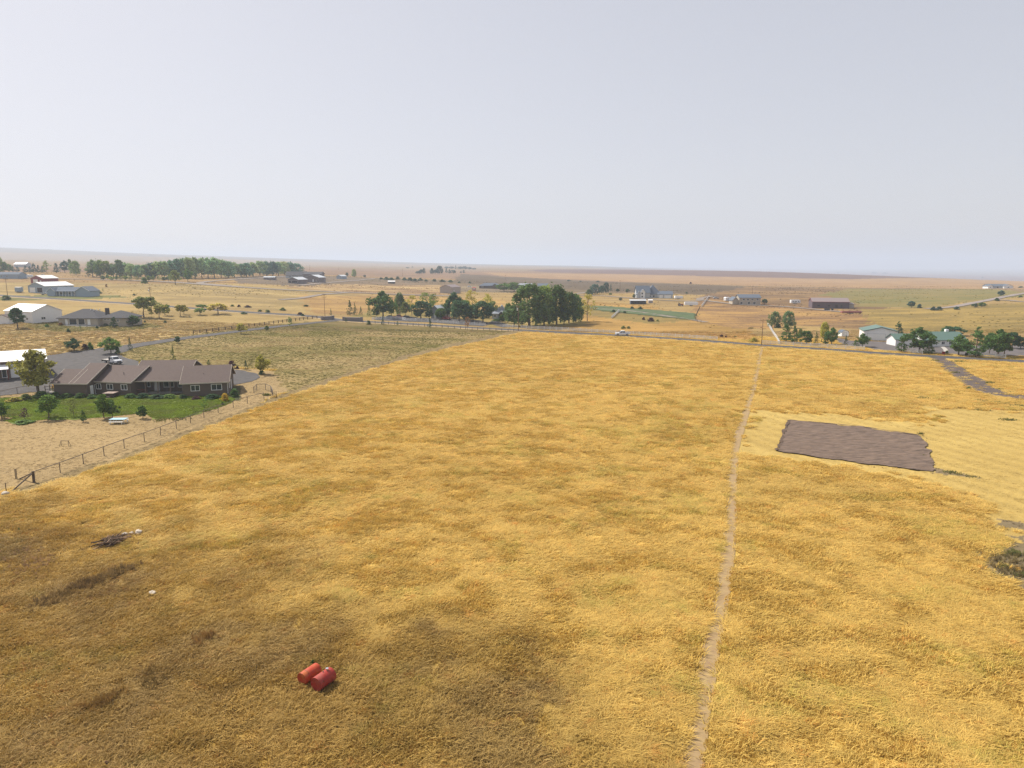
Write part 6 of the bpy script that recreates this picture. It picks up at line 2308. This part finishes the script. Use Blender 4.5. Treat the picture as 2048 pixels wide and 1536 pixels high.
while x < 600:
    tp = float(np.interp(x, TOPX, TOPY)) + g.uniform(0, 3)
    bs = float(np.interp(x, BASX, BASY)) + g.uniform(-.5, .5)
    kind = g.choice(['poplar', 'poplar', 'broad', 'round', 'broad'])
    tn = g.choice([(.15, .22, .10), (.10, .17, .09), (.07, .14, .085), (.18, .22, .09), (.05, .11, .08)]) if x > 250 else g.choice(['light', 'grey', 'mid'])
    TREES.append((kind, x, bs, bs - tp, g.uniform(21, 30), tn, ORD[i] + ' tall leafy tree from the left in the front of the long windbreak', 'tall trees in front of the windbreak'))
    x += g.uniform(10.5, 14.5)
    i += 1
x, i = 252, 0
while x < 590:
    tp = float(np.interp(x, TOPX, TOPY)) + g.uniform(-1, 2)
    bs = float(np.interp(x, BASX, BASY)) - 3.5
    TREES.append((g.choice(['pine', 'pine', 'spruce']), x, bs, bs - tp, g.uniform(12, 17), 'blue', ORD[i] + ' dark pine from the left at the back of the long windbreak', 'dark pines behind the windbreak'))
    x += g.uniform(11, 16)
    i += 1
x, i = 206, 0
while x < 345:
    bs = 560 + (x - 206) / 140 * 4 + g.uniform(-1, 1)
    TREES.append((g.choice(['sparse', 'broad']), x, bs, g.uniform(8, 13), g.uniform(8, 12), g.choice(['light', 'olive', 'grey']), ORD[i] + ' pale sapling from the left in the thin row before the windbreak', 'saplings before the windbreak'))
    x += g.uniform(8, 13)
    i += 1
# weeds along the verges of the middle roads
g = random.Random(4)
i = 0
for x, y in ((465, 612), (478, 613), (495, 614), (520, 622), (535, 624), (487, 627), (600, 629), (605, 631), (566, 620), (612, 612)):
    TREES.append(('shrub', x, y + 1, g.uniform(3.5, 6), g.uniform(7, 13), g.choice(['maroon', 'olive', 'deep']), ORD[i] + ' roadside bush of the dry verge before the tan field', 'roadside bushes'))
    i += 1
WEEDS = [t for t in TREES if t[5] == 'weed']
TREES = [t for t in TREES if t[5] != 'weed']
for t in TREES:
    kind, x, y, h, w, tint, lb = t[:7]
    tree(kind, x, y, h, w, tint, lb, group=t[7] if len(t) > 7 else None)
print('trees', len(TREES))
# ------------------------------------------------------------------ sow the fields
def sow():
    xs, ys = [], []
    for d0, d1, dn in ((27, 60, 11), (60, 95, 8), (95, 150, 5.5), (150, 290, 3.2)):
        x, y = scatter(d0, d1, dn)
        xs.append(x); ys.append(y)
    x = np.concatenate(xs); y = np.concatenate(ys)
    A, B, gid = zone_lookup(x, y)
    keep = np.ones(len(x), bool)
    for poly, w in NO_GROW:
        m = inside(x, y, poly)
        if w:
            m &= rng.random(len(x)) < w
        keep &= ~m
    d = np.hypot(x, y)
    zn = [z[0] for z in ZONES]
    grow_of = np.array(['gold'] + [(z[4] or ('far' if z[0] not in ('yard',) else 'yard')) for z in ZONES])
    g = grow_of[gid]
    on_trail = np.zeros(len(x), bool)
    for poly in TRACKS:
        on_trail |= inside(x, y, poly)
    keep &= ~on_trail | (rng.random(len(x)) < .5)
    keep &= (g != 'far') | (rng.random(len(x)) < .35)
    keep &= (g != 'bare') | (rng.random(len(x)) < .22)
    keep &= (g != 'yard') | (rng.random(len(x)) < .7)
    keep &= (g != 'mown') | (rng.random(len(x)) < .45)
    keep &= (g != 'pasture') | (rng.random(len(x)) < .75)
    x, y, A, B, g, d, on_trail = x[keep], y[keep], A[keep], B[keep], g[keep], d[keep], on_trail[keep]
    n = len(x)
    big = fbm(x / 14, y / 22, 4)
    med = fbm(x / 4 + 40, y / 5, 3)
    small = rng.random(n)
    lodge = fbm(x / 3.2 + 90, y / 2.4 + 20, 3)
    swirl = (fbm(x / 5 + 7, y / 5 + 3, 2) - .5) * 3.2 - .35
    f = np.clip((big - .38) / .28, 0, 1) * .18 + np.clip((med - .35) / .3, 0, 1) * .32 + small * .5
    t = A * (1 - f[:, None]) + B * f[:, None]
    # straw, rust and green heads among the gold
    t *= (.82 + .40 * rng.random(n))[:, None]
    rust = rng.random(n) < .025
    t[rust] *= (1.0, .78, .7)
    olive = (fbm(x / 7 + 300, y / 5, 3) > .62) & (rng.random(n) < .35) & (g != 'yard')
    t[olive] *= (.84, .93, .82)
    idx = np.zeros(n, int)
    idx[lodge > .40] = 1
    idx[lodge > .50] = 2
    pale = (idx == 2)
    t[pale] *= (1.06, 1.07, 1.14)
    fore = g == 'fore'
    idx[fore & (rng.random(n) < .5)] = 0
    low = on_trail | (g == 'pasture') | (g == 'yard') | (g == 'mown') | (g == 'bare')
    idx[low] = 3
    s = .75 + .5 * rng.random(n)
    s *= .9 + .25 * med
    hgt = s * (.62 + .5 * np.clip(fbm(x / 1.8 + 11, y / 1.9, 2), 0, 1))
    s[d > 150] *= 1.25
    s[d > 95] *= 1.1
    hgt[fore] *= .92
    mot = np.clip((fbm(x / 9 + 500, y / 9, 4) - .50) / .12, 0, 1) * fore
    t = t * (1 - mot[:, None] * .30) + np.array((.27, .19, .10)) * mot[:, None] * .30
    edge = np.clip((fbm(x / 30 + 40, y / 30 + 9, 3) - .52) / .1, 0, 1) * (d < 95)
    t = t * (1 - edge[:, None] * .08)
    hgt[g == 'mown'] *= .55
    s[g == 'mown'] *= .95
    ye = g == 'yard'
    s[ye] *= .75
    hgt[ye] *= .7
    t[ye] *= .86
    # mown swaths round the dark plot
    t[on_trail] = np.array((.33, .24, .095)) * (.75 + .4 * rng.random((on_trail.sum(), 1)))
    hgt[on_trail] *= .5
    mw = g == 'mown'
    st = mow_stripes(x, y)
    t[mw] = (A[mw] * .6 + B[mw] * .4) * 1.15 * (.85 + .3 * rng.random((mw.sum(), 1)))
    t[mw] *= (.78 + .36 * st[mw])[:, None]
    pa = g == 'pasture'
    pf = np.clip((fbm(x[pa] / 14, y[pa] / 9 + 77, 5) - .50) / .12, 0, 1)[:, None]
    t[pa] = (np.array((.125, .115, .022)) * (1 - pf) + np.array((.33, .235, .105)) * pf) * (.75 + .5 * rng.random((pa.sum(), 1)))
    hgt[pa] *= 1.2
    P = np.stack([x, y, T(x, y) - .02], 1)
    rot = np.stack([np.zeros(n), np.zeros(n), swirl + rng.normal(0, .75, n)], 1)
    rot[low, 2] = rng.random(low.sum()) * 6.28
    scl = np.stack([s, s, hgt], 1)
    tint = np.concatenate([np.clip(t, 0, .85), np.ones((n, 1))], 1)
    gold = ~low
    instancer('dry_grass', P[gold], rot[gold], scl[gold], idx[gold], tint[gold], 'golden dry grass standing and lying in the big open field')
    instancer('short_grass', P[low], rot[low], scl[low], idx[low], tint[low], 'short cropped grass of the mown strips, pasture and yard')
    print('tufts', n)


sow()


# ------------------------------------------------------------------ scattered scrub and rank tufts in the fields beyond the road
def scrub():
    x, y = scatter(285, 950, .06, .85)
    A, B, gid = zone_lookup(x, y)
    n1 = fbm(x / 60, y / 45, 4)
    k = rng.random(len(x)) < np.clip((n1 - .47) * 4, .02, 1)
    for poly, w in NO_GROW:
        k &= ~inside(x, y, poly)
    zg = ZID['green_strip_'] if 'green_strip_' in ZID else -1
    x, y, A, B, n1 = x[k], y[k], A[k], B[k], n1[k]
    n = len(x)
    t = B * (.6 + .6 * rng.random((n, 1)))
    t *= np.array((.95, 1.0, .8))
    s = .6 + .9 * rng.random(n) ** 2
    h = s * (.35 + .35 * rng.random(n))
    instancer('scrub', np.stack([x, y, T(x, y) - .03], 1), np.stack([x * 0, x * 0, rng.random(n) * 6.28], 1), np.stack([s * 1.6, s * 1.6, h], 1), np.full(n, 4), np.concatenate([t, np.ones((n, 1))], 1), 'brown scrub and rank tufts scattered over the far dry fields')
    print('scrub', n)


scrub()
# ------------------------------------------------------------------ lawn blades and fallen straw on the dirt
lp = GP([(-60, 800), (20, 795), (105, 792), (190, 790), (300, 792), (455, 794), (470, 798), (462, 806), (430, 818), (400, 826), (372, 835), (310, 838), (290, 826), (230, 832), (160, 838), (100, 838), (62, 842), (30, 846), (10, 842), (30, 836), (-40, 826)])
xs = [q[0] for q in lp]; ys = [q[1] for q in lp]
n = 26000
x = rng.uniform(min(xs), max(xs), n); y = rng.uniform(min(ys), max(ys), n)
m = inside(x, y, lp) & ~((G(300, 792).y - 3 < y) & (np.abs(x - G(300, 792).x) < 0))
for poly, w in NO_GROW[:]:
    if w == 1.0 and len(poly) == 4:
        m &= ~inside(x, y, poly)
x, y = x[m], y[m]
n = len(x)
f = fbm(x / 4.5, y / 2.5, 4)
c = np.array((.18, .245, .014)) * (.6 + .9 * f)[:, None] * (.8 + .4 * rng.random(n))[:, None]
dry = fbm(x / 6 + 50, y / 4, 3) > .60
c[dry] = c[dry] * .6 + np.array((.10, .09, .03)) * .6
instancer('lawn_grass', np.stack([x, y, T(x, y) + .03], 1), np.stack([x * 0, x * 0, rng.random(n) * 6.28], 1), np.stack([.7 + f, .7 + f, .8 + f], 1), np.full(n, 3), np.concatenate([c, np.ones((n, 1))], 1), 'bright green lawn grass in front of the brown house')

# ------------------------------------------------------------------ rank brown weeds on the old ridge and in clumps
wx, wy, wh, wc = [], [], [], []
g = random.Random(8)
for x0, y0, x1, y1, wid, n, hh, col in (
        (60, 1222, 150, 1182, .55, 420, .9, (.20, .135, .055)), (140, 1186, 200, 1162, .5, 420, 1.1, (.17, .11, .045)), (190, 1164, 272, 1134, .4, 420, 1.0, (.19, .13, .055)),
        (190, 1200, 262, 1176, .5, 180, .7, (.24, .15, .06)), (30, 1150, 100, 1118, 1.0, 420, .8, (.25, .16, .09)), (-30, 1120, 60, 1105, .9, 260, .7, (.25, .16, .09)),
        (392, 1292, 420, 1270, .35, 170, 1.0, (.24, .14, .045)), (380, 1302, 398, 1292, .35, 90, .7, (.17, .10, .04)), (282, 1352, 330, 1368, .6, 330, .8, (.18, .12, .04)), (275, 1325, 300, 1340, .5, 130, .6, (.24, .15, .05)),
        (185, 1418, 240, 1390, .35, 300, .9, (.19, .115, .035)), (168, 1428, 200, 1410, .4, 150, .8, (.22, .13, .04)), (950, 960, 1050, 975, 1.4, 200, .55, (.40, .24, .08)),
        (170, 1092, 270, 1075, 1.3, 300, .6, (.26, .175, .08)), (1000, 1105, 1060, 1110, 1.6, 160, .5, (.36, .24, .09)), (600, 1105, 660, 1115, 1.2, 150, .5, (.33, .21, .10)),
        (2000, 1120, 2060, 1160, 1.2, 420, .8, (.20, .155, .075)), (1975, 1108, 2040, 1112, .8, 260, .6, (.22, .18, .08)), (1885, 942, 1965, 957, .5, 150, .4, (.21, .19, .07)), (1838, 862, 1850, 890, .35, 70, .4, (.24, .19, .08)), (1600, 846, 1690, 853, .25, 120, .4, (.30, .21, .09)), (1700, 930, 1830, 940, .3, 120, .35, (.42, .30, .11)),
        (1030, 670, 1100, 672, .9, 160, .8, (.46, .25, .07))):
    a_, b_ = G(x0, y0), G(x1, y1)
    for _ in range(int(n * .42)):
        t = g.random()
        q = a_.lerp(b_, t)
        s_ = wid * (1 - abs(2 * t - 1) ** 3 * .6)
        wx.append(q.x + g.gauss(0, s_) * 1.0); wy.append(q.y + g.gauss(0, s_) * 1.0)
        wh.append(hh * g.uniform(.3, 1.15) * (1 - .4 * abs(2 * t - 1)))
        v = g.uniform(.8, 1.9)
        wc.append((col[0] * v, col[1] * v, col[2] * v, 1))
for t in WEEDS:                       # low green weeds by the drive, the plot and the far right hollow
    q = G(t[1], t[2])
    kk_ = ppm(q)
    wm, hm_ = t[4] / kk_, t[3] / kk_
    for _ in range(int(22 + wm * 16)):
        wx.append(q.x + g.gauss(0, wm * .28)); wy.append(q.y + g.gauss(0, wm * .22))
        wh.append(min(.9, hm_) * g.uniform(.5, 1.0))
        v = g.uniform(.7, 1.3)
        c_ = (.17, .20, .055) if g.random() < .6 else (.26, .22, .08)
        wc.append((c_[0] * v, c_[1] * v, c_[2] * v, 1))
x = np.array(wx); y = np.array(wy); h = np.array(wh); n = len(x)
instancer('weeds', np.stack([x, y, T(x, y) - .02], 1), np.stack([x * 0, x * 0, rng.random(n) * 6.28], 1), np.stack([h * .8, h * .8, h], 1), np.full(n, 4), np.array(wc), 'rank brown weeds standing on the old ridge and in dark clumps')
